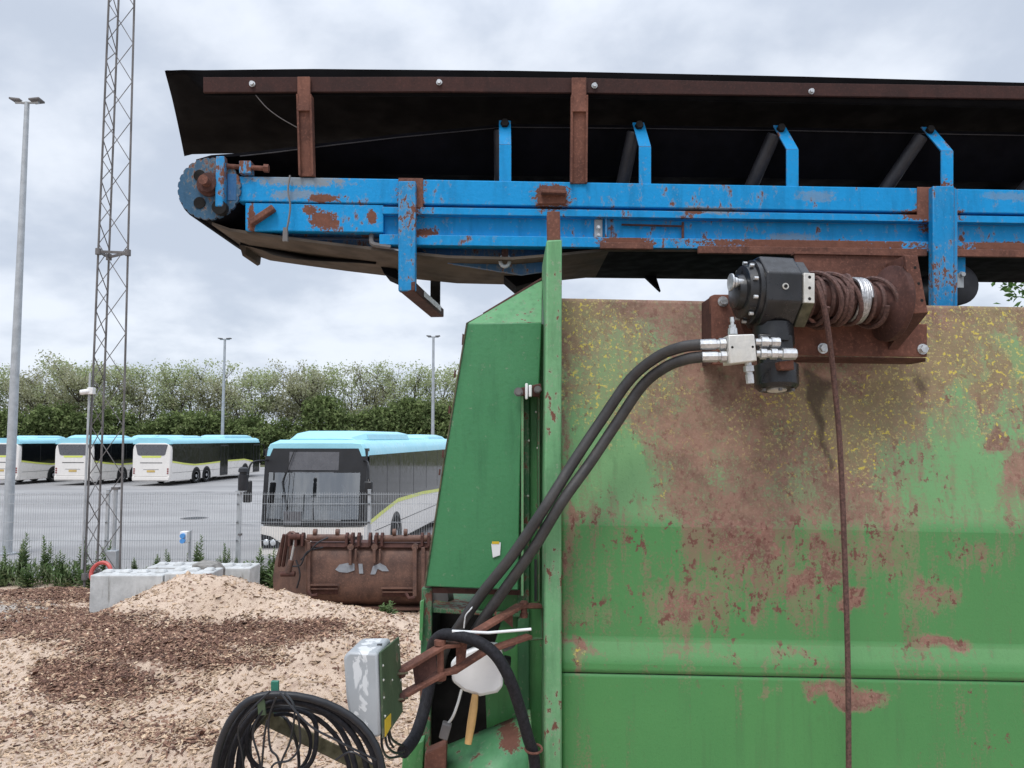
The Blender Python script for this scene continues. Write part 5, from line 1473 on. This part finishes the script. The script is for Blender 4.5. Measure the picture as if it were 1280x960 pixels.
# ------------------------------------------------------------------ winch on the hopper
def build_winch():
    c0 = at(1030, 440, 2.45)
    t = thing('winch', (c0.x, 2.45, c0.z), 'rusty cable winch with black gearbox bolted to the top of the hopper', 'winch')
    # mounting plate stands on spacers in front of the leaning sheet
    Ym = 2.40
    m = MB(); m.prism([at(924, 402, Ym), at(1159, 405, Ym), at(1159, 446, Ym), at(940, 443, Ym)], .012); pl = obj('mounting_plate', m, M['rust'], t, bevel=.002)
    m = MB(); m.prism([at(960, 445, Ym + .012), at(1157, 447.5, Ym + .012), at(1157, 452, Ym + .03), at(962, 449, Ym + .03)], .09); obj('plate_foot', m, M['rust_dark'], pl)
    m = MB(); m.prism([at(888, 370, Ym + .05), at(893, 368, Ym + .05), at(938, 368, Ym + .05), at(938, 456, Ym + .05), at(890, 456, Ym + .05)], .02); obj('end_tab', m, M['rust'], t, bevel=.003)
    m = MB(); m.prism([at(889, 371, Ym + .05), at(888.5, 371, Ym + .05), at(888.5, 454, Ym + .05), at(889, 454, Ym + .05)], .12); obj('tab_side', m, M['rust_dark'], t)
    for x, y, Y in ((903.5, 377, Ym + .05), (1028.5, 435.5, Ym), (1153, 436.5, Ym)):
        m = MB(); m.bolt(at(x, y, Y), .0125, .013); obj('mounting_bolt', m, M['zinc'], t)
    # angle frame: back sheet, top lip and right end plate with slanted foot
    Yk = 2.46
    m = MB(); m.prism([at(994, 317, Yk), at(1147, 320, Yk), at(1147, 405, Yk), at(994, 405, Yk)], .012); fr = obj('back_sheet', m, M['rust'], t)
    A = [at(996, 316, Yk - .02), at(1135, 319, Yk - .22), at(1134, 317.5, Yk - .22), at(993, 314, Yk)]
    m = MB(); m.prism([at(993, 314, Yk - .008), at(1147, 317, Yk - .008), at(1147, 320, Yk - .008), at(993, 317, Yk - .008)], .03); obj('top_lip', m, M['rust'], fr)
    # end plate is a thick angled sheet coming towards the viewer
    a = [at(1135, 319, 2.24), at(1141, 318, 2.24), at(1160, 390, 2.20), at(1150, 393, 2.20)]
    Fz = lambda px, py, Y: at(px, py, Y)
    P0 = [Fz(1131, 319, 2.25), Fz(1147, 319.5, 2.25), Fz(1160, 391, 2.25), Fz(1141, 392, 2.25)]
    m = MB(); m.prism(P0, .014); ep = obj('end_flange', m, M['rust'], t, bevel=.002)
    # web from the flange back to the mounting plate
    q = [Fz(1131, 319, 2.262), Fz(1141, 392, 2.262), Fz(1113, 436, 2.398), Fz(1108, 330, 2.46)]
    m = MB(); m.loft(q, [v + Vector((.010, .002, 0)) for v in q]); obj('end_web', m, M['rust'], ep)
    q = [Fz(1141, 392, 2.252), Fz(1160, 391, 2.252), Fz(1122, 437, 2.399), Fz(1110, 437, 2.399)]
    m = MB(); m.loft(q, [v + Vector((0, .008, .008)) for v in q]); obj('foot_flange', m, M['rust_dark'], ep)
    for x, y in ((1144, 334.5), (1148.5, 354.5), (1152.5, 375.5)):
        m = MB(); c = at(x, y, 2.2495); m.cyl(c, c + Vector((0, .002, 0)), .0045, 12); obj('bolt_hole', m, M['dark'], ep)
    # drum
    d0, d1 = at(1000, 371, 2.31), at(1117, 380, 2.335)
    m = MB(); m.lathe(d0, d1, [(0, .03), (0, .053), (.82, .053), (.87, .064), (.915, .108), (.93, .116), (.985, .116), (1, .112), (1, .02)], 44); dr = obj('drum', m, M['rust_dark'], t)
    # rope wound on the drum: packed turns and a few loose ones
    axd = (d1 - d0).normalized(); e1 = Vector((0, -1, 0)); e1 = (e1 - axd * e1.dot(axd)).normalized(); e2 = axd.cross(e1)
    def helix(t0, t1, turns, rad, wob, ph=0, tilt=0, n=26):
        pts = []; N = int(turns * n)
        for k in range(N + 1):
            u = k / N; an = ph + u * turns * 2 * math.pi
            tt = t0 + (t1 - t0) * u + tilt * math.sin(an + 1)
            rr = rad + wob * math.sin(an * .37 + ph) + wob * .6 * math.sin(an * 1.13)
            pts.append(d0.lerp(d1, tt) + (e1 * math.cos(an) + e2 * math.sin(an)) * rr)
        return pts
    rr = .0072
    m = MB(); m.tube(helix(.05, .84, 7.5, .0595, .0022), rr, 7); rp = obj('wire_rope', m, M['rope'], t)
    for i, (a, b, tn, rd_, wb, ph, tl) in enumerate(((.08, .26, 1.3, .073, .008, .5, .10), (.27, .36, 1.6, .071, .006, 2.0, .08), (.40, .47, 2, .070, .004, 4.0, -.04), (.15, .50, 1.2, .078, .008, 1.2, .12), (.70, .84, 1.2, .071, .004, .3, .10), (.33, .40, 1.3, .080, .006, 2.6, .06))):
        m = MB(); m.tube(helix(a, b, tn, rd_, wb, ph, tl), rr, 7); obj('loose_turn', m, M['rope'], rp)
    m = MB(); m.tube(helix(.53, .64, 5, .0655, .0005), rr * .95, 7); obj('bright_turns', m, M['wire'], rp)
    # rope leaving downward
    pts = [at(1020, 352, 2.235), at(1027, 372, 2.225), at(1034, 405, 2.24), at(1042, 470, 2.29), at(1050, 560, 2.32), at(1056, 700, 2.34), at(1060, 840, 2.35), at(1061, 1010, 2.36)]
    m = MB(); m.tube(spline(pts, 8), .0085, 8); obj('hanging_rope', m, M['rope'], t)
    # ---- gearbox
    gY = 2.20
    f = [(945, 348), (958, 328), (1000, 324), (1003, 326), (1012, 378), (1006, 402), (990, 414), (955, 413), (946, 395)]
    A = [at(x, y, gY) for x, y in [(962, 323), (999, 323.5), (1004, 377), (968, 377)]]
    # octagonal housing, axis along the drum
    h0, h1 = at(941, 366, 2.31), at(984, 368, 2.32)
    r8 = .112; axg = (h1 - h0).normalized(); g1 = Vector((0, -1, 0)); g1 = (g1 - axg * g1.dot(axg)).normalized(); g2 = axg.cross(g1)
    if g2.z < 0: g2 = -g2
    def octo(c, r, rot=0.0): return [c + (g1 * math.cos(rot + math.pi / 8 + k * math.pi / 4) + g2 * math.sin(rot + math.pi / 8 + k * math.pi / 4)) * r for k in range(8)]
    m = MB(); m.loft(octo(h0, r8), octo(h1, r8)); gb = obj('gearbox', m, M['black_paint'], t, bevel=.005)
    # pale machined end plate and its lower twin
    h2 = h1 + axg * .034
    o1, o2 = octo(h1 + axg * .001, r8 + .004), octo(h2, r8 + .004)
    m = MB(); m.loft([o1[7], o1[0], h1 + g2 * .04 + axg * .001, h1 - g2 * .04 + axg * .001], [o2[7], o2[0], h2 + g2 * .04, h2 - g2 * .04]); ap = obj('end_casting', m, M['alu'], gb, bevel=.002)
    m = MB(); m.loft([o1[6], o1[7], h1 - g2 * .04 + axg * .001, h1 - g2 * .05 + axg * .001 + g1 * -.02], [o2[6], o2[7], h2 - g2 * .041, h2 - g2 * .05 - g1 * .02]); obj('end_casting', m, M['oldwood'], gb, bevel=.002)
    m = MB(); m.loft(octo(h1 + axg * .002, r8 - .012), octo(h2 - axg * .002, r8 - .012)); obj('inner_casting', m, M['black_paint'], gb)
    mid = (o1[7] + o1[0]) / 2
    for k in (-.032, 0, .032):
        m = MB(); c = h1 + axg * .018 + g1 * ((r8 + .004) * math.cos(math.pi / 8) + .0005) + g2 * k; m.cyl(c, c - g1 * .003, .0048, 10); obj('bolt_hole', m, M['dark'], ap)
    m = MB(); c = h0.lerp(h1, .5) + g1 * (r8 * math.cos(math.pi / 8)) + g2 * .002; m.cyl(c, c + g1 * .004, .0095, 16); pg = obj('oil_plug', m, M['alu'], gb)
    m = MB(); m.cyl(c + g1 * .004, c + g1 * .006, .0058, 6); obj('plug_socket', m, M['dark'], pg)
    # round brake housing at the left
    b0 = h0 - axg * .040
    m = MB(); m.lathe(h0, b0, [(0, .10), (.0, .098), (.35, .098), (.38, .085), (.95, .080), (1, .070), (1, .02)], 32); bh = obj('brake_housing', m, M['black_paint'], gb)
    m = MB(); m.lathe(b0, b0 - axg * .02, [(0, .055), (.9, .05), (1, .04)], 28); obj('brake_cap', m, M['black_paint'], bh)
    for k in range(10):
        an = k * 2 * math.pi / 10 + .3; c = h0 - axg * .020 + (g1 * math.cos(an) + g2 * math.sin(an)) * .089
        m = MB(); m.cyl(c, c - axg * .012, .0058, 8); obj('housing_bolt', m, M['zinc'], bh)
    c = b0 + g1 * .035 + g2 * .022
    m = MB(); m.lathe(c, c - axg * .046, [(0, .012), (.50, .012), (.57, .0155), (.72, .0155), (.74, .010), (.86, .010), (.87, .026), (.97, .026), (1, .02)], 18); obj('release_knob', m, M['zinc'], bh)
    # hydraulic motor hanging below
    m0, m1 = at(966, 408, 2.31), at(971, 487, 2.28)
    m = MB(); m.lathe(m0, m1, [(0, .06), (.30, .060), (.32, .052), (.62, .052), (.64, .066), (.95, .064), (1, .054), (1, .01)], 26); mo = obj('hydraulic_motor', m, M['black_paint'], t)
    m = MB(); m.cyl(m1, m1 + (m1 - m0).normalized() * .004, .028, 18); obj('motor_cap', m, M['alu'], mo)
    for k in range(6):
        an = k * math.pi / 3 + .4; c = m1 + Vector((math.cos(an) * .047, math.sin(an) * .047, .002)); m = MB(); m.cyl(c, c - Vector((0, 0, .008)), .006, 6); obj('motor_bolt', m, M['mast'], mo)
    m = MB(); m.prism([at(974, 452, 2.19), at(992, 450, 2.19), at(993, 462, 2.19), at(976, 462, 2.19)], .04); obj('motor_label', m, M['rust'], mo, bevel=.002)
    m = MB(); m.prism([at(948, 416, 2.25), at(992, 417, 2.25), at(994, 446, 2.25), at(948, 446, 2.25)], .09); obj('motor_flange', m, M['black_paint'], mo, bevel=.008)
    return t
build_winch()

def build_valve():
    Yv = 2.14
    c0 = at(927, 437, Yv)
    t = thing('valve_block', (c0.x, Yv, c0.z), 'silver hydraulic valve block with screwed fittings in front of the winch motor', 'valve block')
    m = MB(); m.prism([at(910.5, 418.5, Yv), at(943, 417.5, Yv), at(946.5, 451, Yv), at(912, 455, Yv)], .07); bk = obj('block', m, M['alu'], t, bevel=.003)
    for x, y in ((915.5, 434), (941, 433.5)):
        m = MB(); c = at(x, y, Yv - .0005); m.cyl(c, c + Vector((0, .002, 0)), .0036, 10); obj('bolt_hole', m, M['dark'], bk)
    def fit(x0, y0, x1, y1, prof, n=12, Y0=Yv + .03, Y1=Yv + .03):
        m = MB(); m.lathe(at(x0, y0, Y0), at(x1, y1, Y1), prof, n); return obj('fitting', m, M['zinc'], t)
    hexp = [(0, .012), (.12, .012), (.13, .0175), (.32, .0175), (.34, .0135), (.42, .0135), (.44, .016), (.97, .0155), (1, .012)]
    fit(911, 430, 873.5, 431, hexp, 8); fit(912, 445.5, 876, 446, hexp, 8)
    fit(944, 427.5, 975, 428, [(0, .010), (.2, .010), (.22, .0165), (.5, .0165), (.52, .011), (.62, .011), (.64, .0145), (.97, .0145), (1, .01)], 8)
    fit(945, 442, 996, 442.5, [(0, .010), (.08, .010), (.1, .0165), (.24, .0165), (.26, .012), (.34, .012), (.36, .0165), (.5, .0165), (.52, .012), (.62, .012), (.64, .017), (.97, .016), (1, .01)], 8)
    fit(916, 418, 915, 396.5, [(0, .014), (.35, .013), (.37, .010), (.55, .010), (.57, .005), (.7, .005), (.72, .0065), (1, .006)], 8)
    fit(935, 453, 938, 480, [(0, .010), (.15, .010), (.17, .0155), (.42, .0155), (.44, .010), (.55, .010), (.57, .012), (.97, .0115), (1, .008)], 8)
build_valve()

# ------------------------------------------------------------------ hoses
def hose(name, pts, r, mat, label, cat, group=None, n=8):
    m = MB(); m.tube(spline([at(*p) for p in pts], n), r, 12)
    return tag(obj(name, m, mat), label, cat, group)
hose('hydraulic_hose', [(876, 431, 2.17), (852, 434, 2.20), (822, 446, 2.25), (788, 474, 2.31), (752, 525, 2.33), (718, 576, 2.32), (680, 636, 2.30), (640, 695, 2.33), (604, 740, 2.38), (576, 780, 2.42), (556, 812, 2.50), (548, 850, 2.58)], .0165, M['hose'],
     'upper of two thick black hydraulic hoses crossing the green corner post', 'hose', 'hydraulic hoses of the winch')
hose('hydraulic_hose', [(879, 446, 2.17), (858, 449, 2.20), (832, 459, 2.25), (803, 482, 2.31), (770, 530, 2.33), (738, 578, 2.32), (702, 628, 2.30), (668, 684, 2.32), (632, 735, 2.36), (600, 780, 2.41), (584, 808, 2.50), (570, 850, 2.60)], .0165, M['hose'],
     'lower of two thick black hydraulic hoses crossing the green corner post', 'hose', 'hydraulic hoses of the winch')
hose('sleeved_hose', [(537, 832, 2.40), (541, 806, 2.32), (549, 796, 2.27), (562, 793, 2.24), (592, 800, 2.22), (617, 816, 2.21), (636, 846, 2.21), (650, 886, 2.23), (660, 922, 2.25), (668, 950, 2.27), (670, 1010, 2.30)], .0168, M['sleeve'],
     'black braided hose arching over the rusty swing arm', 'hose')
m = MB(); c = at(667, 936, 2.262); m.tube([c + Vector((math.cos(a) * .024, math.sin(a) * .024, .004 * math.sin(a))) for a in [k * math.pi / 9 for k in range(18)]], .0035, 6, closed=True)
tag(obj('hose_clamp', m, M['rust']), 'small rusty ring clamp around the arched black hose', 'clamp')
hose('sleeved_hose', [(538, 836, 2.42), (536, 860, 2.40), (528, 895, 2.36), (518, 922, 2.30), (504, 940, 2.22)], .0185, M['sleeve'], 'fat black sleeved cable dropping below the swing arm beside the bay', 'hose')
# ------------------------------------------------------------------ grey box on swing arm
def build_box():
    c0 = at(465, 922, 2.05)
    t = thing('lamp_box', (c0.x, 2.05, c0.z), 'scuffed grey rounded box with green back plate on a rusty swing arm', 'equipment box')
    YA, YB = 1.98, 2.16
    A = [(429, 824), (431, 818), (437, 814), (472.5, 816), (476.5, 921), (470, 923), (452, 921), (443, 914), (437, 903), (432, 870)]
    B = [(449, 802), (451, 799), (456, 797.5), (488, 797), (497, 878), (492, 885), (470, 890), (462, 884), (457, 875), (452, 845)]
    m = MB(); m.loft([at(x, y, YA) for x, y in A], [at(x, y, YB) for x, y in B]); obj('shell', m, M['greybox'], t, bevel=.008)
    f = lambda x, y, k: at(x, y, YA + (YB - YA) * k)
    q = [f(473.5, 815, 0), f(496.5, 796, 1), f(500, 858, 1), f(501, 890, .95), f(485.5, 913, .35), f(477, 923.5, 0)]
    m = MB(); m.loft(q, [v + Vector((.006, .001, 0)) for v in q]); bp = obj('back_plate', m, M['olive'], t, bevel=.002)
    for x, y, k in ((475.5, 832, .06), (476, 850, .06), (476.5, 872, .06), (478, 895, .06), (484, 812, .5), (495, 806, .93), (487, 850, .5), (481, 858, .3), (498, 850, .93)):
        m = MB(); c = f(x, y, k) + Vector((.006, 0, 0)); m.ball(c, .0035, 8); obj('rivet', m, M['alu'], bp)
    q = [f(476.5, 900, .06), f(484, 892, .35), f(484, 908, .32), f(477, 921, .04)]
    m = MB(); m.loft([v + Vector((.007, 0, 0)) for v in q], [v + Vector((.010, .001, 0)) for v in q]); obj('reflector', m, M['yellow'], t)
    m = MB(); c = at(459, 923, 2.03); m.lathe(c + Vector((0, 0, .012)), c - Vector((0, 0, .008)), [(0, .009), (.8, .009), (1, .006)], 10); obj('orange_lens', m, M['orange'], t)
    m = MB(); m.prism([at(471, 806, 2.06), at(477, 805.5, 2.06), at(477, 807, 2.06), at(471, 807, 2.06)], .012); obj('top_catch', m, M['black_paint'], t)
    # rusty two-bar swing arm
    h0, h1 = at(549, 808, 2.24), at(549, 843, 2.24)
    def bars(pairs, w, hgt_, mat, nm):
        for a, b in pairs:
            m = MB(); m.bar(a, b, w, hgt_, (0, 0, 1)); obj(nm, m, mat, ar, bevel=.002)
    m = MB(); m.lathe(at(550, 800, 2.24), at(551, 850, 2.24), [(0, .012), (0, .017), (.12, .017), (.14, .010), (.86, .010), (.88, .017), (1, .015)], 12); ar = obj('hinge_pin', m, M['rust'], t)
    bars([(at(488, 841, 2.13), at(504, 839, 2.16)), (at(488, 873, 2.13), at(504, 870, 2.16))], .05, .006, M['oldwood'], 'arm_ear')
    bars([(at(500, 839, 2.15), at(552, 808, 2.24)), (at(500, 871, 2.15), at(552, 842, 2.24)), (at(548, 808, 2.24), at(574, 805, 2.26)), (at(548, 842, 2.24), at(570, 838, 2.26)),
          (at(572, 804, 2.26), at(650, 757, 2.42)), (at(566, 839, 2.26), at(604, 815, 2.33)), (at(604, 815, 2.33), at(662, 795, 2.42)), (at(650, 757, 2.42), at(676, 757, 2.44))], .034, .011, M['rust'], 'arm_bar')
    m = MB(); m.prism([at(516, 836, 2.19), at(544, 815, 2.22), at(546, 838, 2.22), at(519, 858, 2.19)], .006); obj('arm_web', m, M['rust_dark'], ar)
    m = MB(); m.prism([at(570, 810, 2.27), at(584, 803, 2.28), at(582, 824, 2.28), at(570, 832, 2.27)], .006); obj('arm_web', m, M['rust'], ar)
    m = MB(); m.prism([at(628, 774, 2.38), at(641, 766, 2.40), at(641, 785, 2.40)], .006); obj('arm_gusset', m, M['rust'], ar)
    for x, y in ((502, 842), (502, 872)):
        m = MB(); c = at(x, y, 2.14); m.ball(c, .013, 8); obj('arm_nut', m, M['rust_dark'], ar)
    m = MB(); m.lathe(at(655, 751, 2.42), at(655, 772, 2.42), [(0, .009), (.1, .014), (.35, .014), (.36, .010), (.75, .010), (.76, .013), (1, .011)], 10); obj('pivot_bolt', m, M['rust'], ar)
    # green hanger bracket: square U
    m = MB(); m.tube([at(650, 759, 2.45), at(678, 760, 2.45), at(678, 798, 2.45), at(650, 800, 2.45)], .006, 4); obj('bracket', m, M['green_dark'], t)
    for pts in ([(477, 915, 2.0), (478, 935, 2.0), (486, 947, 2.05), (503, 944, 2.16)], [(481, 912, 2.03), (484, 932, 2.05), (494, 941, 2.1), (505, 939, 2.18)], [(486, 908, 2.06), (489, 922, 2.08), (496, 929, 2.12), (504, 932, 2.2)], [(484, 910, 2.06), (487, 926, 2.06), (492, 934, 2.08)]):
        m = MB(); m.tube(spline([at(*p) for p in pts], 8), .0034, 6); obj('cable', m, M['rubber'], t)
build_box()
# white stick, canister, handle, plug
m = MB(); m.tube([at(565, 789, 2.225), at(610, 791, 2.23), at(664, 786.5, 2.24)], .0042, 8)
tag(obj('white_rod', m, M['white_plastic']), 'thin white plastic rod lying across the rusty arm', 'rod')
def build_can():
    Y = 2.40; c0 = at(598, 868, Y); 
    t = thing('canister', (c0.x, Y, c0.z), 'translucent white plastic canister wedged behind the rusty arm', 'canister')
    A = [(563, 828), (572, 818), (606, 805), (627, 806), (629, 822), (629, 858), (622, 866), (600, 870.5), (580, 864), (565, 852)]
    B = [(x + (598 - x) * .1, y - 3) for x, y in A]
    m = MB(); m.loft([at(x, y, Y) for x, y in A], [at(x, y, Y + .11) for x, y in B]); obj('body', m, M['white_plastic'], t, bevel=.009)
    m = MB(); m.tube(spline([at(630, 813, 2.40), at(640, 808, 2.42), at(647, 800, 2.46)], 6), .0055, 8); obj('outlet_tube', m, M['mast'], t)
    m = MB(); m.prism([at(630, 824, 2.41), at(639, 826, 2.41), at(635, 858, 2.41), at(630, 856, 2.41)], .05); obj('side_clamp', m, M['dark'], t, bevel=.003)
build_can()
m = MB(); pts = [at(594, 868, 2.40), at(592, 885, 2.39), at(589, 905, 2.38), at(585, 930, 2.37)]
m.tube(pts, [.010, .0125, .013, .0105], 12); tag(obj('wooden_handle', m, M['wood']), 'pale wooden tool handle standing under the white canister', 'handle')
def build_plug():
    c0 = at(555, 920, 2.36); t = thing('cable_plug', (c0.x, 2.36, c0.z), 'grey plug hanging on a short pale cable in the open bay', 'plug')
    m = MB(); m.tube(spline([at(577, 862, 2.38), at(572, 880, 2.36), at(566, 896, 2.35), at(559, 906, 2.35)], 6), .0042, 8); obj('cable', m, M['alu'], t)
    m = MB(); q = [at(553, 904, 2.33), at(564.5, 907.5, 2.33), at(559, 927, 2.33), at(548, 923, 2.33)]; m.prism(q, .03); obj('plug_body', m, M['mast'], t, bevel=.004)
build_plug()
m = MB(); m.tube(spline([at(596, 745, 2.40), at(593, 758, 2.39), at(596, 752, 2.385), at(588, 762, 2.38), at(582, 770, 2.39), at(580, 785, 2.40)], 6), .0022, 5)
tag(obj('cable_tie', m, M['white_plastic']), 'curled white cable tie between the two thick hoses', 'cable tie')

# ------------------------------------------------------------------ coiled hoses on a stand
def build_stand():
    Y = 1.98; c0 = at(340, 960, Y)
    zb = 0
    p = at(343, 860, Y)
    t = thing('hose_stand', (p.x, Y, 0), 'green steel post with mossy cross bar carrying coiled black hoses', 'stand')
    m = MB(); m.rect(338.5, 347.5, 852, 906, Y, .012); obj('post', m, m_plain('teal_green_paint', (.03, .16, .11), .5, 0, .2, 20, .1), t, bevel=.001)
    m = MB(); a, b = at(330, 896, Y - .02), at(560, 1010, Y + .38); m.bar(a, b, .022, .034); obj('cross_bar', m, M['oldwood'], t, bevel=.003)
    m = MB(); c = at(323.5, 884, Y - .10); m.bar(at(326, 872, Y - .13), at(328, 894, Y - .13), .018, .006, (0, 1, 0)); obj('strap', m, M['olive'], t, bevel=.001)
build_stand()
def build_coil():
    Y = 1.90; c0 = at(365, 1000, Y)
    t = thing('hose_coil', (c0.x, Y, c0.z), 'thick coil of black hydraulic hoses hung over the green post', 'hose coil')
    rd = random.Random(4)
    # each hose: a full hanging loop, wide below, gathered at the top
    specs = [(266, 478, 868, .0088), (275, 471, 871, .0082), (290, 458, 875, .0076), (270, 484, 875, .0080), (296, 450, 879, .0070), (306, 398, 886, .0058), (281, 476, 881, .0078), (300, 436, 886, .0060), (309, 386, 892, .0048), (314, 372, 895, .0042)]
    for i, (xl, xr, yt, r) in enumerate(specs):
        Yo = Y - .045 + .016 * i
        yc = 985 + rd.uniform(-6, 10)
        pts = []
        cx = 347 + rd.uniform(-8, 12)
        N = 44
        for k in range(N):
            a = 2 * math.pi * k / N
            ca, sa = math.cos(a), math.sin(a)
            rx = (xr - 350) if ca > 0 else (350 - xl)
            x = 350 + rx * (abs(ca) ** .9) * (1 if ca > 0 else -1)
            ry = (yc - yt) if sa > 0 else 120
            y = yc - ry * (abs(sa) ** .9) * (1 if sa > 0 else -1)
            if i >= 8 or i == 5: y = yt + (y - yt) * (.5, .42, .36)[i % 3]
            pts.append(at(x + 2.5 * math.sin(3 * a + i), y + 2 * math.sin(2 * a + 2 * i), Yo + .015 * math.sin(2 * a + i)))
        m = MB(); m.tube(pts, r, 10, closed=True); obj('hose', m, M['sleeve'] if i % 3 else M['rubber'], t)
    for pts in ([(338, 864, 1.83), (300, 905, 1.82), (303, 945, 1.83), (310, 1000, 1.84)], [(356, 866, 1.82), (368, 885, 1.80), (363, 925, 1.80), (350, 960, 1.80), (356, 1000, 1.8)], [(330, 885, 1.85), (316, 915, 1.84), (325, 955, 1.84), (322, 1000, 1.84)], [(345, 872, 1.80), (336, 900, 1.81), (338, 935, 1.81), (348, 950, 1.81), (355, 1000, 1.81)],
                [(350, 866, 1.79), (385, 905, 1.78), (420, 925, 1.79), (470, 950, 1.82)], [(334, 900, 1.82), (330, 925, 1.82), (324, 1000, 1.83)], [(372, 890, 1.80), (375, 930, 1.80), (362, 950, 1.8), (340, 958, 1.8), (335, 1000, 1.8)], [(420, 950, 1.80), (440, 940, 1.78), (465, 955, 1.80)]):
        m = MB(); m.tube(spline([at(*p) for p in pts], 8), .0026, 5); obj('thin_cable', m, M['rubber'], t)
build_coil()
